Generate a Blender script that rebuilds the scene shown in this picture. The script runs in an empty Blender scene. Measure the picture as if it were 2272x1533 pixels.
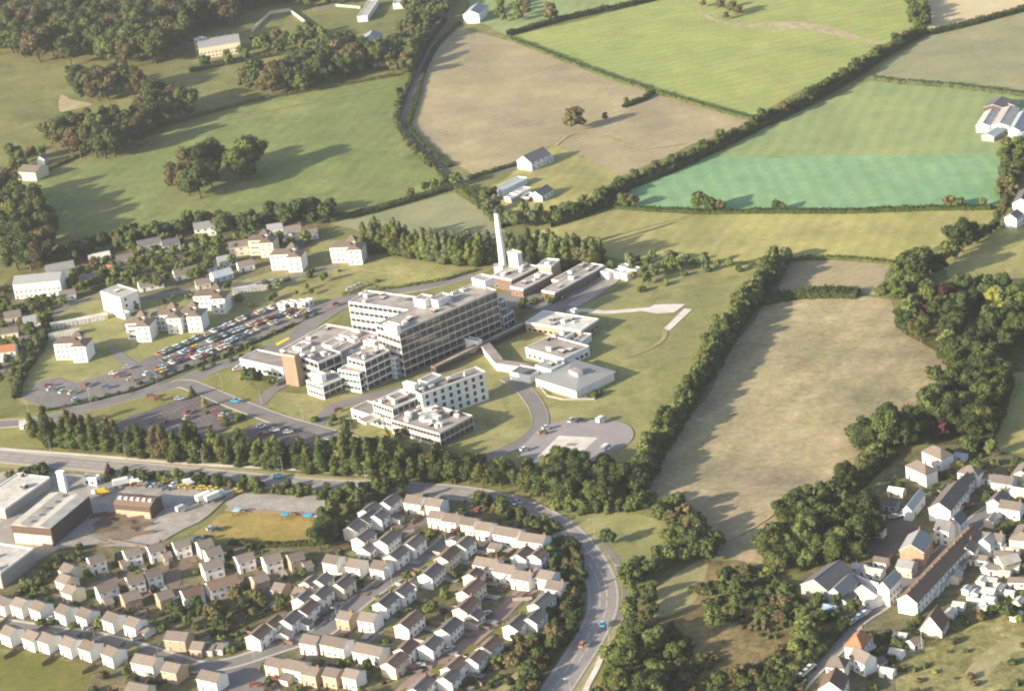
import bpy, math, random
import numpy as np
from mathutils import Vector, Matrix, noise as mnoise
from mathutils.geometry import tessellate_polygon
random.seed(7); rng = np.random.default_rng(7)
R = math.radians
scene = bpy.context.scene
col = scene.collection

# ------------------------------------------------------------------ camera
CAM_H, PITCH, ROLL, FPX = 408.0, 22.0, 7.5, 5454.0      # FPX: focal length in photo pixels (2272 wide)
PW, PH = 2272.0, 1533.0
cp, sp = math.cos(R(PITCH)), math.sin(R(PITCH)); cr, sr = math.cos(R(ROLL)), math.sin(R(ROLL))
FWD = Vector((0, cp, -sp)); U0 = Vector((0, sp, cp)); R0 = Vector((1, 0, 0))
UP = U0 * cr + R0 * sr; RT = R0 * cr - U0 * sr
CAM = Vector((0, 0, CAM_H))
cd = bpy.data.cameras.new('camera'); cam = bpy.data.objects.new('camera', cd); col.objects.link(cam)
m = Matrix((RT, UP, -FWD)).transposed().to_4x4(); m.translation = CAM; cam.matrix_world = m
cd.sensor_fit = 'HORIZONTAL'; cd.sensor_width = 36.0; cd.lens = 36.0 * FPX / PW
cd.clip_start = 1.0; cd.clip_end = 60000.0
scene.camera = cam

# ------------------------------------------------------------------ light
SUN_AZ, SUN_EL = 25.0, 19.0        # direction the light travels (from +X, anticlockwise), height
w = bpy.data.worlds.new("World"); scene.world = w; w.use_nodes = True
wn = w.node_tree.nodes; wl = w.node_tree.links; wn.clear()
sky = wn.new('ShaderNodeTexSky'); sky.sky_type = 'NISHITA'; sky.sun_disc = False
sky.sun_elevation = R(SUN_EL); sky.sun_rotation = R(270 - SUN_AZ)
sky.air_density = 1.0; sky.dust_density = 2.0; sky.ozone_density = 1.0; sky.altitude = 100
bg = wn.new('ShaderNodeBackground'); bg.inputs[1].default_value = 0.115
wo = wn.new('ShaderNodeOutputWorld'); wl.new(sky.outputs[0], bg.inputs[0]); wl.new(bg.outputs[0], wo.inputs[0])
sd = bpy.data.lights.new('sun', 'SUN'); sd.energy = 5.0; sd.angle = R(0.8); sd.color = (1.0, 0.89, 0.68)
so = bpy.data.objects.new('sun', sd); col.objects.link(so)
ld = Vector((math.cos(R(SUN_AZ)) * math.cos(R(SUN_EL)), math.sin(R(SUN_AZ)) * math.cos(R(SUN_EL)), -math.sin(R(SUN_EL))))
so.rotation_euler = ld.to_track_quat('-Z', 'Y').to_euler(); so.location = (0, 0, 900)
vs = scene.view_settings; scene.display_settings.display_device = 'sRGB'
vs.view_transform = 'Standard'; vs.look = 'None'; vs.exposure = 1.25; vs.gamma = 1.0; vs.use_curve_mapping = False
scene.cycles.max_bounces = 4; scene.cycles.diffuse_bounces = 2; scene.cycles.glossy_bounces = 2
scene.cycles.transparent_max_bounces = 4
scene.cycles.filter_width = 2.1

# ------------------------------------------------------------------ helpers
def at(x, y, z=0.0):
    """pixel of the photograph -> point of the world on the level plane at height z"""
    d = RT * ((x - PW / 2) / FPX) + UP * (-(y - PH / 2) / FPX) + FWD
    t = (z - CAM.z) / d.z
    return CAM + d * t
def at2(x, y, z=0.0):
    p = at(x, y, z); return (p.x, p.y)
def scale_at(p):
    """photo pixels per metre at a world point"""
    return FPX / max(1.0, (Vector((p[0], p[1], 0)) - CAM).dot(FWD))

def tag(o, label=None, cat=None, group=None, kind=None):
    if label: o['label'] = label
    if cat: o['category'] = cat
    if group: o['group'] = group
    if kind: o['kind'] = kind
    return o
def empty(name, loc, rz=0.0, sc=1.0):
    o = bpy.data.objects.new(name, None); col.objects.link(o)
    o.location = loc; o.rotation_euler = (0, 0, rz); o.scale = (sc, sc, sc) if not isinstance(sc, tuple) else sc
    o.empty_display_size = 0.5
    return o
def link(name, me, parent=None):
    o = bpy.data.objects.new(name, me); col.objects.link(o)
    if parent is not None: o.parent = parent
    return o
def ordinal(n):
    if 10 <= n % 100 <= 20: s = 'th'
    else: s = {1: 'st', 2: 'nd', 3: 'rd'}.get(n % 10, 'th')
    return f'{n}{s}'

# ------------------------------------------------------------------ materials
MATS = {}
def nd(nt, typ, **kw):
    n = nt.nodes.new(typ)
    for k, v in kw.items(): setattr(n, k, v)
    return n
def base_mat(name):
    m = bpy.data.materials.new(name); m.use_nodes = True; nt = m.node_tree; nt.nodes.clear()
    out = nd(nt, 'ShaderNodeOutputMaterial'); b = nd(nt, 'ShaderNodeBsdfPrincipled')
    nt.links.new(b.outputs[0], out.inputs[0]); MATS[name] = m
    return m, nt, b
def mixc(nt, fac, a, b, typ='MIX'):
    n = nd(nt, 'ShaderNodeMix', data_type='RGBA', blend_type=typ)
    for i, v in ((0, fac), (6, a), (7, b)):
        if isinstance(v, (int, float)): n.inputs[i].default_value = v
        elif isinstance(v, tuple): n.inputs[i].default_value = (*v, 1)
        else: nt.links.new(v, n.inputs[i])
    return n.outputs[2]
def noise(nt, scale, detail=3, rough=0.55, coord=None, dist=0.0):
    n = nd(nt, 'ShaderNodeTexNoise'); n.inputs['Scale'].default_value = scale
    n.inputs['Detail'].default_value = detail; n.inputs['Roughness'].default_value = rough
    n.inputs['Distortion'].default_value = dist
    if coord is not None: nt.links.new(coord, n.inputs['Vector'])
    return n.outputs[0]
def ramp(nt, src, a, b, va=0.0, vb=1.0):
    n = nd(nt, 'ShaderNodeMapRange'); n.inputs[1].default_value = a; n.inputs[2].default_value = b
    n.inputs[3].default_value = va; n.inputs[4].default_value = vb
    nt.links.new(src, n.inputs[0]); return n.outputs[0]
def ground_mat(name, c1, c2, c3=None, big=0.012, fine=0.35, stripes=None, bump=0.0, contrast=0.25, rough=1.0):
    """mottled ground: c1/c2 in large patches, c3 in blotches, fine grain, faint stripes along an angle"""
    m, nt, b = base_mat(name)
    geo = nd(nt, 'ShaderNodeNewGeometry').outputs['Position']
    f = ramp(nt, noise(nt, big, 4, 0.6, geo, 0.6), 0.36, 0.64)
    c = mixc(nt, f, c1, c2)
    if c3: c = mixc(nt, ramp(nt, noise(nt, big * 5, 5, 0.65, geo, 0.4), 0.5, 0.68), c, c3)
    g = ramp(nt, noise(nt, fine, 4, 0.75, geo), 0.3, 0.7, 1 - contrast, 1 + contrast)
    gm = nd(nt, 'ShaderNodeVectorMath', operation='SCALE'); nt.links.new(c, gm.inputs[0]); nt.links.new(g, gm.inputs[3])
    c = gm.outputs[0]
    mg = ramp(nt, noise(nt, fine * 0.16, 4, 0.7, geo, 0.5), 0.3, 0.7, 1 - contrast * 0.8, 1 + contrast * 0.8)
    gm3 = nd(nt, 'ShaderNodeVectorMath', operation='SCALE'); nt.links.new(c, gm3.inputs[0]); nt.links.new(mg, gm3.inputs[3])
    c = gm3.outputs[0]
    if stripes:
        ang, per, amt = stripes
        mp = nd(nt, 'ShaderNodeMapping'); mp.inputs['Rotation'].default_value = (0, 0, R(ang)); nt.links.new(geo, mp.inputs[0])
        wv = nd(nt, 'ShaderNodeTexWave', wave_type='BANDS', bands_direction='X'); wv.inputs['Scale'].default_value = 0.314 / per
        wv.inputs['Distortion'].default_value = 4.0; wv.inputs['Detail'].default_value = 2; wv.inputs['Detail Scale'].default_value = 0.6
        nt.links.new(mp.outputs[0], wv.inputs[0])
        g2 = ramp(nt, wv.outputs['Fac'], 0, 1, 1 - amt, 1 + amt)
        gm2 = nd(nt, 'ShaderNodeVectorMath', operation='SCALE'); nt.links.new(c, gm2.inputs[0]); nt.links.new(g2, gm2.inputs[3]); c = gm2.outputs[0]
    nt.links.new(c, b.inputs['Base Color']); b.inputs['Roughness'].default_value = rough
    b.inputs['Specular IOR Level'].default_value = 0.1
    if bump:
        bp = nd(nt, 'ShaderNodeBump'); bp.inputs['Strength'].default_value = 1.0; bp.inputs['Distance'].default_value = bump
        h = noise(nt, 0.014, 1.5, 0.45, geo, 0.2); nt.links.new(h, bp.inputs['Height']); nt.links.new(bp.outputs[0], b.inputs['Normal'])
    return m
def solid(name, c, rough=0.8, var=0.1, sc=0.6, spec=0.3, metal=0.0, streak=False):
    if name in MATS: return MATS[name]
    m, nt, b = base_mat(name)
    geo = nd(nt, 'ShaderNodeNewGeometry').outputs['Position']
    oi = nd(nt, 'ShaderNodeObjectInfo').outputs['Random']
    if streak:
        mp = nd(nt, 'ShaderNodeMapping'); mp.inputs['Scale'].default_value = (1, 1, 0.25); nt.links.new(geo, mp.inputs[0]); geo = mp.outputs[0]
    g = ramp(nt, noise(nt, sc, 4, 0.7, geo), 0.3, 0.7, 1 - var, 1 + var * 0.6)
    o2 = ramp(nt, oi, 0, 1, 1 - var * 0.7, 1 + var * 0.7)
    mm = nd(nt, 'ShaderNodeMath', operation='MULTIPLY'); nt.links.new(g, mm.inputs[0]); nt.links.new(o2, mm.inputs[1])
    v = nd(nt, 'ShaderNodeVectorMath', operation='SCALE'); v.inputs[0].default_value = c; nt.links.new(mm.outputs[0], v.inputs[3])
    nt.links.new(v.outputs[0], b.inputs['Base Color']); b.inputs['Roughness'].default_value = rough
    b.inputs['Specular IOR Level'].default_value = spec; b.inputs['Metallic'].default_value = metal
    return m
def tiles(name, c, c2):
    m, nt, b = base_mat(name)
    tc = nd(nt, 'ShaderNodeNewGeometry').outputs['Position']
    oi = nd(nt, 'ShaderNodeObjectInfo').outputs['Random']
    a = mixc(nt, ramp(nt, noise(nt, 0.9, 5, 0.75, tc), 0.35, 0.65), c, c2)
    a = mixc(nt, ramp(nt, noise(nt, 3.5, 2, 0.6, tc), 0.3, 0.75, 0, 0.5), a, (0.07, 0.06, 0.05))
    sc_ = nd(nt, 'ShaderNodeVectorMath', operation='SCALE'); nt.links.new(a, sc_.inputs[0]); nt.links.new(ramp(nt, oi, 0, 1, 0.8, 1.2), sc_.inputs[3])
    nt.links.new(sc_.outputs[0], b.inputs['Base Color']); b.inputs['Roughness'].default_value = 0.85; b.inputs['Specular IOR Level'].default_value = 0.25
    return m
def foliage(name, c, c2, var=0.45):
    m, nt, b = base_mat(name)
    at_ = nd(nt, 'ShaderNodeAttribute', attribute_name='tint').outputs['Fac']
    oi = nd(nt, 'ShaderNodeObjectInfo').outputs['Random']
    a = mixc(nt, at_, c, c2)
    f = ramp(nt, oi, 0, 1, 1 - var * 0.6, 1 + var * 0.6)
    v = nd(nt, 'ShaderNodeVectorMath', operation='SCALE'); nt.links.new(a, v.inputs[0]); nt.links.new(f, v.inputs[3])
    h = nd(nt, 'ShaderNodeHueSaturation'); nt.links.new(v.outputs[0], h.inputs['Color'])
    mm = nd(nt, 'ShaderNodeMath', operation='MULTIPLY'); nt.links.new(oi, mm.inputs[0]); mm.inputs[1].default_value = 7.13
    fr = nd(nt, 'ShaderNodeMath', operation='FRACT'); nt.links.new(mm.outputs[0], fr.inputs[0])
    nt.links.new(ramp(nt, fr.outputs[0], 0, 1, 0.475, 0.515), h.inputs['Hue'])
    nt.links.new(h.outputs[0], b.inputs['Base Color']); b.inputs['Roughness'].default_value = 0.9; b.inputs['Specular IOR Level'].default_value = 0.15
    return m

# walls, roofs and the like
M = {}
M['white'] = solid('white render', (0.80, 0.77, 0.72), 0.9, 0.14, 0.5, streak=True)
M['cream'] = solid('cream render', (0.66, 0.58, 0.42), 0.9, 0.12, 0.5, streak=True)
M['tan'] = solid('buff brick', (0.37, 0.275, 0.19), 0.9, 0.2, 1.5)
M['towerbrick'] = solid('dull tower brick', (0.27, 0.185, 0.135), 0.9, 0.25, 1.0, streak=True)
M['brick'] = solid('brown brick', (0.18, 0.115, 0.09), 0.9, 0.2, 1.5)
M['orange'] = solid('orange render', (0.36, 0.22, 0.15), 0.9, 0.35, 0.8)
M['stone'] = solid('grey stone', (0.34, 0.31, 0.28), 0.9, 0.2, 1.0)
M['darkwall'] = solid('dark timber cladding', (0.09, 0.06, 0.05), 0.85, 0.2, 1.0)
M['palewall'] = solid('pale grey cladding', (0.55, 0.58, 0.60), 0.6, 0.1, 0.5)
M['concrete'] = solid('pale concrete band', (0.55, 0.50, 0.45), 0.85, 0.28, 0.6, streak=True)
M['glass'] = solid('window glass', (0.035, 0.04, 0.05), 0.12, 0.4, 0.8, 0.6)
M['curtain_glare'] = solid('curtained glare window', (0.17, 0.17, 0.165), 0.3, 0.5, 0.8, 0.5)  # net curtains and sun glare both put into this pale tone
M['panel'] = solid('brown window panel', (0.12, 0.085, 0.075), 0.7, 0.25, 0.7)  # dark tone puts the right face's shade into the colour
M['frame'] = solid('white window frame', (0.7, 0.7, 0.68), 0.5, 0.05)
M['door'] = solid('painted door', (0.16, 0.09, 0.07), 0.5, 0.5)
M['gdoor'] = solid('garage door', (0.42, 0.42, 0.40), 0.5, 0.3)
M['tiles'] = tiles('grey brown tiles', (0.225, 0.183, 0.158), (0.165, 0.137, 0.122))
M['tbrown'] = tiles('brown tiles', (0.22, 0.14, 0.10), (0.15, 0.10, 0.08))
M['greytile'] = tiles('dull grey brown tiles', (0.185, 0.16, 0.15), (0.145, 0.127, 0.122))
M['roofflats'] = tiles('dull brown tiles', (0.20, 0.15, 0.12), (0.155, 0.12, 0.10))
M['slate'] = tiles('blue grey slates', (0.165, 0.16, 0.17), (0.115, 0.112, 0.122))
M['pale_slate'] = tiles('pale grey roofing', (0.34, 0.34, 0.34), (0.26, 0.27, 0.28))
M['torange'] = tiles('orange tiles', (0.48, 0.20, 0.09), (0.36, 0.15, 0.08))
M['flatroof'] = solid('pinkish grey roof felt', (0.31, 0.27, 0.245), 0.95, 0.4, 0.16)
M['whiteroof'] = solid('pale sheet roofing', (0.46, 0.43, 0.385), 0.75, 0.3, 0.25)
M['metalroof'] = solid('blue grey sheet roofing', (0.34, 0.375, 0.395), 0.6, 0.15, 0.4)
M['dark'] = solid('dark grey metal', (0.06, 0.06, 0.07), 0.6, 0.2)
M['asphalt'] = None
M['bark'] = solid('bark', (0.10, 0.075, 0.05), 0.95, 0.2, 2)
M['timber'] = solid('stacked timber', (0.17, 0.12, 0.085), 0.9, 0.3, 1)
M['tyre'] = solid('tyre rubber', (0.03, 0.03, 0.03), 0.9, 0.1)
for n_, c_ in dict(red=(0.30, 0.06, 0.045), white=(0.66, 0.66, 0.64), blue=(0.09, 0.13, 0.22), paleblue=(0.35, 0.5, 0.62), silver=(0.45, 0.46, 0.48),
                   black=(0.03, 0.03, 0.035), yellow=(0.65, 0.45, 0.03), green=(0.06, 0.2, 0.09), orange=(0.42, 0.17, 0.06), beige=(0.5, 0.42, 0.28), brown=(0.16, 0.09, 0.05), sky=(0.05, 0.32, 0.52)).items():
    M['car_' + n_] = solid(n_ + ' paint', c_, 0.3, 0.05, 0.3, 0.5)

F = {}
F['dark'] = foliage('dark green leaves', (0.0306, 0.0454, 0.0157), (0.0742, 0.0917, 0.0306))
F['mid'] = foliage('mid green leaves', (0.0480, 0.0655, 0.0192), (0.1091, 0.1266, 0.0393))
F['light'] = foliage('light green leaves', (0.0742, 0.0961, 0.0262), (0.1484, 0.1659, 0.0524))
F['brown'] = foliage('brownish green leaves', (0.0655, 0.0576, 0.0262), (0.1310, 0.1091, 0.0480))
F['yellow'] = foliage('yellow green leaves', (0.1800, 0.1800, 0.0360), (0.2880, 0.2790, 0.0720), 0.2)
F['purple'] = foliage('purple leaves', (0.0437, 0.0175, 0.0218), (0.0786, 0.0349, 0.0349), 0.3)
F['grey'] = foliage('grey green leaves', (0.0699, 0.0830, 0.0393), (0.1397, 0.1528, 0.0742))

# ------------------------------------------------------------------ mesh collecting
class MB:
    def __init__(s): s.v = []; s.f = []; s.m = []; s.mats = []
    def mi(s, mat):
        if mat not in s.mats: s.mats.append(mat)
        return s.mats.index(mat)
    def face(s, pts, mat):
        n = len(s.v); s.v += [tuple(p) for p in pts]; s.f.append(tuple(range(n, n + len(pts)))); s.m.append(s.mi(mat))
    def box(s, x0, x1, y0, y1, z0, z1, mat, top=None, bottom=False):
        a = [(x0, y0, z0), (x1, y0, z0), (x1, y1, z0), (x0, y1, z0), (x0, y0, z1), (x1, y0, z1), (x1, y1, z1), (x0, y1, z1)]
        for q in ((0, 1, 5, 4), (1, 2, 6, 5), (2, 3, 7, 6), (3, 0, 4, 7)): s.face([a[i] for i in q], mat)
        s.face([a[i] for i in (4, 5, 6, 7)], top or mat)
        s.face([a[i] for i in (3, 2, 1, 0)], mat)
        return s
    def prism(s, poly, z0, z1, mat, top=None):
        n = len(poly)
        for i in range(n):
            a, b = poly[i], poly[(i + 1) % n]
            s.face([(a[0], a[1], z0), (b[0], b[1], z0), (b[0], b[1], z1), (a[0], a[1], z1)], mat)
        s.face([(p[0], p[1], z1) for p in poly], top or mat)
        return s
    def cyl(s, x, y, z0, z1, r0, r1, mat, n=12, cap=None):
        for i in range(n):
            a, b = 2 * math.pi * i / n, 2 * math.pi * (i + 1) / n
            s.face([(x + r0 * math.cos(a), y + r0 * math.sin(a), z0), (x + r0 * math.cos(b), y + r0 * math.sin(b), z0),
                    (x + r1 * math.cos(b), y + r1 * math.sin(b), z1), (x + r1 * math.cos(a), y + r1 * math.sin(a), z1)], mat)
        s.face([(x + r1 * math.cos(2 * math.pi * i / n), y + r1 * math.sin(2 * math.pi * i / n), z1) for i in range(n)], cap or mat)
        return s
    def mesh(s, name):
        me = bpy.data.meshes.new(name); me.from_pydata(s.v, [], s.f)
        for mt in s.mats: me.materials.append(mt)
        me.polygons.foreach_set('material_index', s.m); me.update(); return me
    def build(s, name, parent=None): return link(name, s.mesh(name), parent)

# ------------------------------------------------------------------ ground sheets
ZC = [0.02]
def nz(): ZC[0] += 0.004; return ZC[0]
def smooth(pts, n=6, closed=False):
    out = []; N = len(pts)
    rngi = range(N if closed else N - 1)
    for i in rngi:
        g = lambda k: Vector(pts[k % N]) if closed else Vector(pts[min(max(k, 0), N - 1)])
        p0, p1, p2, p3 = g(i - 1), g(i), g(i + 1), g(i + 2)
        for k in range(n):
            t = k / n
            out.append(0.5 * ((2 * p1) + (p2 - p0) * t + (2 * p0 - 5 * p1 + 4 * p2 - p3) * t * t + (3 * p1 - p0 - 3 * p2 + p3) * t ** 3))
    if not closed: out.append(Vector(pts[-1]))
    return out
def rough_edge(pts, amt, step=6.0):
    """subdivide a closed outline and wobble it a little, as a mown or trodden edge wobbles"""
    out = []
    for i in range(len(pts)):
        a, b = Vector(pts[i]), Vector(pts[(i + 1) % len(pts)]); L = (b - a).length; k = max(1, int(L / step)); nrm = Vector((-(b - a).y, (b - a).x)).normalized() if L > 0 else Vector((0, 0))
        for j in range(k):
            p = a + (b - a) * (j / k)
            out.append(p + nrm * amt * mnoise.noise(Vector((p.x * 0.05, p.y * 0.05, 0))) * 2)
    return out
def sheet_w(name, pts, mat, kind='structure', label=None, z=None, cat=None):
    z = nz() if z is None else z
    vs_ = [Vector((p[0], p[1], z)) for p in pts]
    tris = tessellate_polygon([vs_])
    me = bpy.data.meshes.new(name); me.from_pydata([tuple(v) for v in vs_], [], [tuple(t) for t in tris]); me.materials.append(mat); me.update()
    for p in me.polygons:
        if p.normal.z < 0: p.flip()
    o = link(name, me); tag(o, label, cat, kind=kind); return o
def sheet(name, px, mat, label=None, sm=False, wob=1.5):
    pts = [Vector(at2(*p)) for p in px]
    if sm: pts = smooth(pts, 6, True)
    elif wob: pts = rough_edge(pts, wob)
    return sheet_w(name, pts, mat, label=label)
def ribbon(name, px, width, mat, label=None, kerb=None, sm=True, pts=None, kmat=None):
    P = [Vector(at2(*p)) for p in px] if pts is None else pts
    if sm: P = smooth(P, 8)
    z = nz(); b = MB(); L = []; Rr = []
    for i, p in enumerate(P):
        d = (P[min(i + 1, len(P) - 1)] - P[max(i - 1, 0)]).normalized(); n = Vector((-d.y, d.x)); wd = width(i / len(P)) if callable(width) else width
        L.append(p + n * wd / 2); Rr.append(p - n * wd / 2)
    for i in range(len(P) - 1):
        b.face([(Rr[i].x, Rr[i].y, z), (Rr[i + 1].x, Rr[i + 1].y, z), (L[i + 1].x, L[i + 1].y, z), (L[i].x, L[i].y, z)], mat)
    if kerb:
        for side, sg in ((L, 1), (Rr, -1)):
            out = []
            for i, p in enumerate(P): out.append(side[i] + (side[i] - p).normalized() * kerb)
            for i in range(len(P) - 1):
                zt = z + 0.12
                q = [side[i], side[i + 1], out[i + 1], out[i]]
                if sg < 0: q = q[::-1]
                b.face([(v.x, v.y, zt) for v in q][::-1] if sg > 0 else [(v.x, v.y, zt) for v in q][::-1], kmat or mat)
                b.face([(side[i].x, side[i].y, z), (side[i + 1].x, side[i + 1].y, z), (side[i + 1].x, side[i + 1].y, zt), (side[i].x, side[i].y, zt)], kmat or mat)
                b.face([(out[i].x, out[i].y, 0), (out[i + 1].x, out[i + 1].y, 0), (out[i + 1].x, out[i + 1].y, zt), (out[i].x, out[i].y, zt)], kmat or mat)
    o = b.build(name); tag(o, label, kind='structure'); return o, P
# ------------------------------------------------------------------ ground materials
G = {}
G['base'] = ground_mat('rough pasture', (0.15, 0.155, 0.058), (0.19, 0.18, 0.072), (0.12, 0.135, 0.048), bump=6, contrast=0.25)
G['pasture'] = ground_mat('green pasture', (0.15, 0.18, 0.06), (0.195, 0.205, 0.078), (0.13, 0.165, 0.055), bump=5, stripes=(20, 9, 0.04), contrast=0.2)
G['tan'] = ground_mat('dry stubble field', (0.31, 0.25, 0.155), (0.27, 0.232, 0.135), (0.335, 0.265, 0.175), bump=7, stripes=(60, 5, 0.04), contrast=0.16)
G['tan2'] = ground_mat('dry grazed hillside', (0.30, 0.245, 0.15), (0.255, 0.225, 0.12), (0.335, 0.26, 0.17), big=0.018, bump=9, stripes=(35, 14, 0.05), contrast=0.27)
G['green'] = ground_mat('bright green field', (0.255, 0.285, 0.095), (0.285, 0.295, 0.105), (0.235, 0.28, 0.095), bump=3, stripes=(75, 9, 0.05), contrast=0.15)
G['teal'] = ground_mat('blue green crop field', (0.17, 0.29, 0.15), (0.20, 0.31, 0.165), (0.16, 0.27, 0.13), bump=2, stripes=(0, 9, 0.05), contrast=0.13)
G['green2'] = ground_mat('yellow green field', (0.21, 0.26, 0.11), (0.25, 0.27, 0.115), (0.195, 0.26, 0.12), bump=3, stripes=(20, 9, 0.05), contrast=0.12)
G['dull'] = ground_mat('dull grey green field', (0.235, 0.235, 0.13), (0.26, 0.24, 0.14), (0.21, 0.22, 0.12), bump=4, contrast=0.14)
G['cream'] = ground_mat('cream stubble field', (0.50, 0.41, 0.25), (0.46, 0.38, 0.235), None, bump=2, contrast=0.1)
G['yellow'] = ground_mat('yellow grass field', (0.31, 0.29, 0.105), (0.275, 0.25, 0.10), (0.33, 0.28, 0.12), bump=8, stripes=(25, 8, 0.05), contrast=0.17)
G['lawn'] = ground_mat('hospital grass', (0.20, 0.20, 0.08), (0.27, 0.245, 0.105), (0.165, 0.18, 0.065), big=0.022, bump=6, fine=0.5, contrast=0.2)
G['lawn2'] = ground_mat('mown verge grass', (0.17, 0.175, 0.055), (0.23, 0.205, 0.08), (0.19, 0.195, 0.06), big=0.03, bump=3, fine=0.6, contrast=0.22)
G['ochre'] = ground_mat('ochre dry grass', (0.29, 0.215, 0.07), (0.24, 0.19, 0.06), (0.32, 0.23, 0.08), big=0.03, contrast=0.18)
G['darkgreen'] = ground_mat('dark meadow', (0.115, 0.125, 0.03), (0.15, 0.14, 0.04), None, big=0.03, contrast=0.2)
G['garden'] = ground_mat('garden ground', (0.115, 0.105, 0.055), (0.17, 0.145, 0.085), (0.085, 0.10, 0.035), big=0.06, fine=0.7, contrast=0.4)
G['scrub'] = ground_mat('scrubland floor', (0.13, 0.10, 0.048), (0.25, 0.185, 0.09), (0.085, 0.082, 0.034), big=0.035, fine=0.5, contrast=0.4)
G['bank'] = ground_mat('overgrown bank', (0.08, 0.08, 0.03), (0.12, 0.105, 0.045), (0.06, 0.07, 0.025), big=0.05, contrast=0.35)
G['road'] = ground_mat('worn asphalt', (0.17, 0.155, 0.15), (0.205, 0.185, 0.175), None, big=0.05, fine=1.0, contrast=0.1, rough=0.9)
G['bypass'] = ground_mat('bypass asphalt', (0.25, 0.222, 0.21), (0.29, 0.258, 0.24), (0.215, 0.193, 0.187), big=0.04, fine=0.9, contrast=0.1, rough=0.9)
G['lot'] = ground_mat('car park asphalt', (0.165, 0.15, 0.15), (0.20, 0.18, 0.175), (0.14, 0.13, 0.13), big=0.04, fine=0.9, contrast=0.12, rough=0.9)
G['lotdark'] = ground_mat('dark car park asphalt', (0.12, 0.10, 0.105), (0.15, 0.128, 0.128), (0.10, 0.088, 0.09), big=0.05, fine=0.9, contrast=0.15, rough=0.9)
G['pad'] = ground_mat('pale pad asphalt', (0.255, 0.23, 0.235), (0.29, 0.26, 0.26), None, big=0.04, fine=0.9, contrast=0.1, rough=0.9)
G['pink'] = ground_mat('reddish block paving', (0.235, 0.165, 0.145), (0.28, 0.20, 0.17), None, big=0.05, fine=1.0, contrast=0.12)
G['brownpave'] = ground_mat('brown block paving', (0.16, 0.115, 0.095), (0.20, 0.145, 0.12), None, big=0.05, fine=1.0, contrast=0.15)
G['concrete'] = ground_mat('concrete yard', (0.31, 0.28, 0.25), (0.25, 0.23, 0.21), (0.35, 0.31, 0.27), big=0.05, fine=0.8, contrast=0.2)
G['pale'] = ground_mat('pale gravel path', (0.60, 0.54, 0.49), (0.52, 0.47, 0.43), None, big=0.1, fine=0.8, contrast=0.15)
G['chalk'] = ground_mat('bare pale earth', (0.40, 0.33, 0.21), (0.33, 0.28, 0.16), (0.24, 0.21, 0.10), big=0.08, fine=0.8, contrast=0.25)
G['verge'] = ground_mat('pale dry verge', (0.29, 0.255, 0.13), (0.24, 0.22, 0.10), (0.33, 0.28, 0.16), big=0.05, fine=0.6, contrast=0.2)
G['corner'] = ground_mat('tussocky corner grass', (0.17, 0.16, 0.06), (0.27, 0.235, 0.11), (0.11, 0.115, 0.04), big=0.05, fine=0.5, contrast=0.45)
G['soil'] = ground_mat('brown bare soil', (0.20, 0.165, 0.13), (0.15, 0.12, 0.09), None, big=0.08, contrast=0.3)
G['paint'] = solid('worn road paint', (0.55, 0.54, 0.50), 0.8, 0.25, 0.5)
G['yellowpaint'] = solid('yellow road paint', (0.72, 0.52, 0.03), 0.7, 0.08, 0.5)
G['kerb'] = solid('kerb stone', (0.38, 0.36, 0.33), 0.9, 0.15, 0.5)

bs = [(-14000, -3000), (14000, -3000), (14000, 22000), (-14000, 22000)]
sheet_w('ground', bs, G['base'], z=0.0, label='rough olive green grassland running out under everything')

# fields ------------------------------------------------------------
S = lambda n, l, mk, *px, **k: sheet(n, px, G[mk], l, **k)
S('field', 'long green pasture sloping below the parkland trees', 'pasture', (60, 400), (200, 335), (330, 290), (560, 225), (890, 170), (905, 200), (885, 280), (975, 370), (992, 412), (740, 478), (560, 500), (400, 510), (130, 560), (95, 480))
S('field', 'yellowish parkland grass between the wood and the lower fence', 'base', (-40, 200), (0, 125), (140, 150), (430, 140), (700, 130), (830, 150), (560, 220), (330, 285), (60, 395), (-40, 420))
S('field', 'large tan field crossed by long tree shadows beside the lane', 'tan', (1005, 60), (1125, 88), (1450, 205), (1665, 268), (1380, 390), (1230, 320), (1165, 355), (1050, 392), (1005, 360), (907, 285), (918, 185))
S('field', 'olive paddock behind the white gabled house', 'yellow', (1230, 320), (1380, 390), (1325, 440), (1230, 470), (1130, 480), (1060, 440), (1160, 368))
S('field', 'brightest green field at the top of the view', 'green', (1130, 83), (1320, 38), (1470, -2), (1560, -60), (2018, -70), (2025, 0), (2045, 60), (1940, 125), (1700, 240), (1665, 266), (1450, 203))
S('field', 'pale green strip of field above the dark hedge', 'green2', (1040, 40), (1125, 80), (1250, 42), (1460, -8), (1480, -60), (1040, -60))
S('field', 'cream stubble field in the top right corner', 'cream', (2040, -70), (2400, -90), (2400, -10), (2200, 44), (2062, 72))
S('field', 'dull grey green field right of the diagonal hedge', 'dull', (2065, 78), (2200, 45), (2400, -10), (2400, 225), (2272, 210), (2100, 190), (1935, 177), (1960, 140))
S('field', 'yellow green field in front of the farm buildings', 'green2', (1935, 180), (2100, 192), (2272, 212), (2400, 230), (2400, 347), (2232, 346), (1900, 347), (1560, 352), (1690, 285))
S('field', 'blue green crop field with a straight far edge', 'teal', (1560, 350), (1900, 345), (2232, 344), (2228, 458), (1900, 468), (1560, 470), (1380, 458), (1330, 448), (1500, 380))
S('field', 'wide yellow grass field under the blue green crop', 'yellow', (1240, 492), (1420, 460), (1900, 470), (2200, 462), (2225, 480), (2120, 530), (2050, 560), (1985, 583), (1850, 574), (1740, 578), (1560, 582), (1400, 580), (1290, 560), (1180, 525))
S('field', 'small tan field between two hedges', 'tan', (1745, 580), (1850, 574), (1985, 585), (1940, 655), (1900, 650), (1720, 655))
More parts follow.
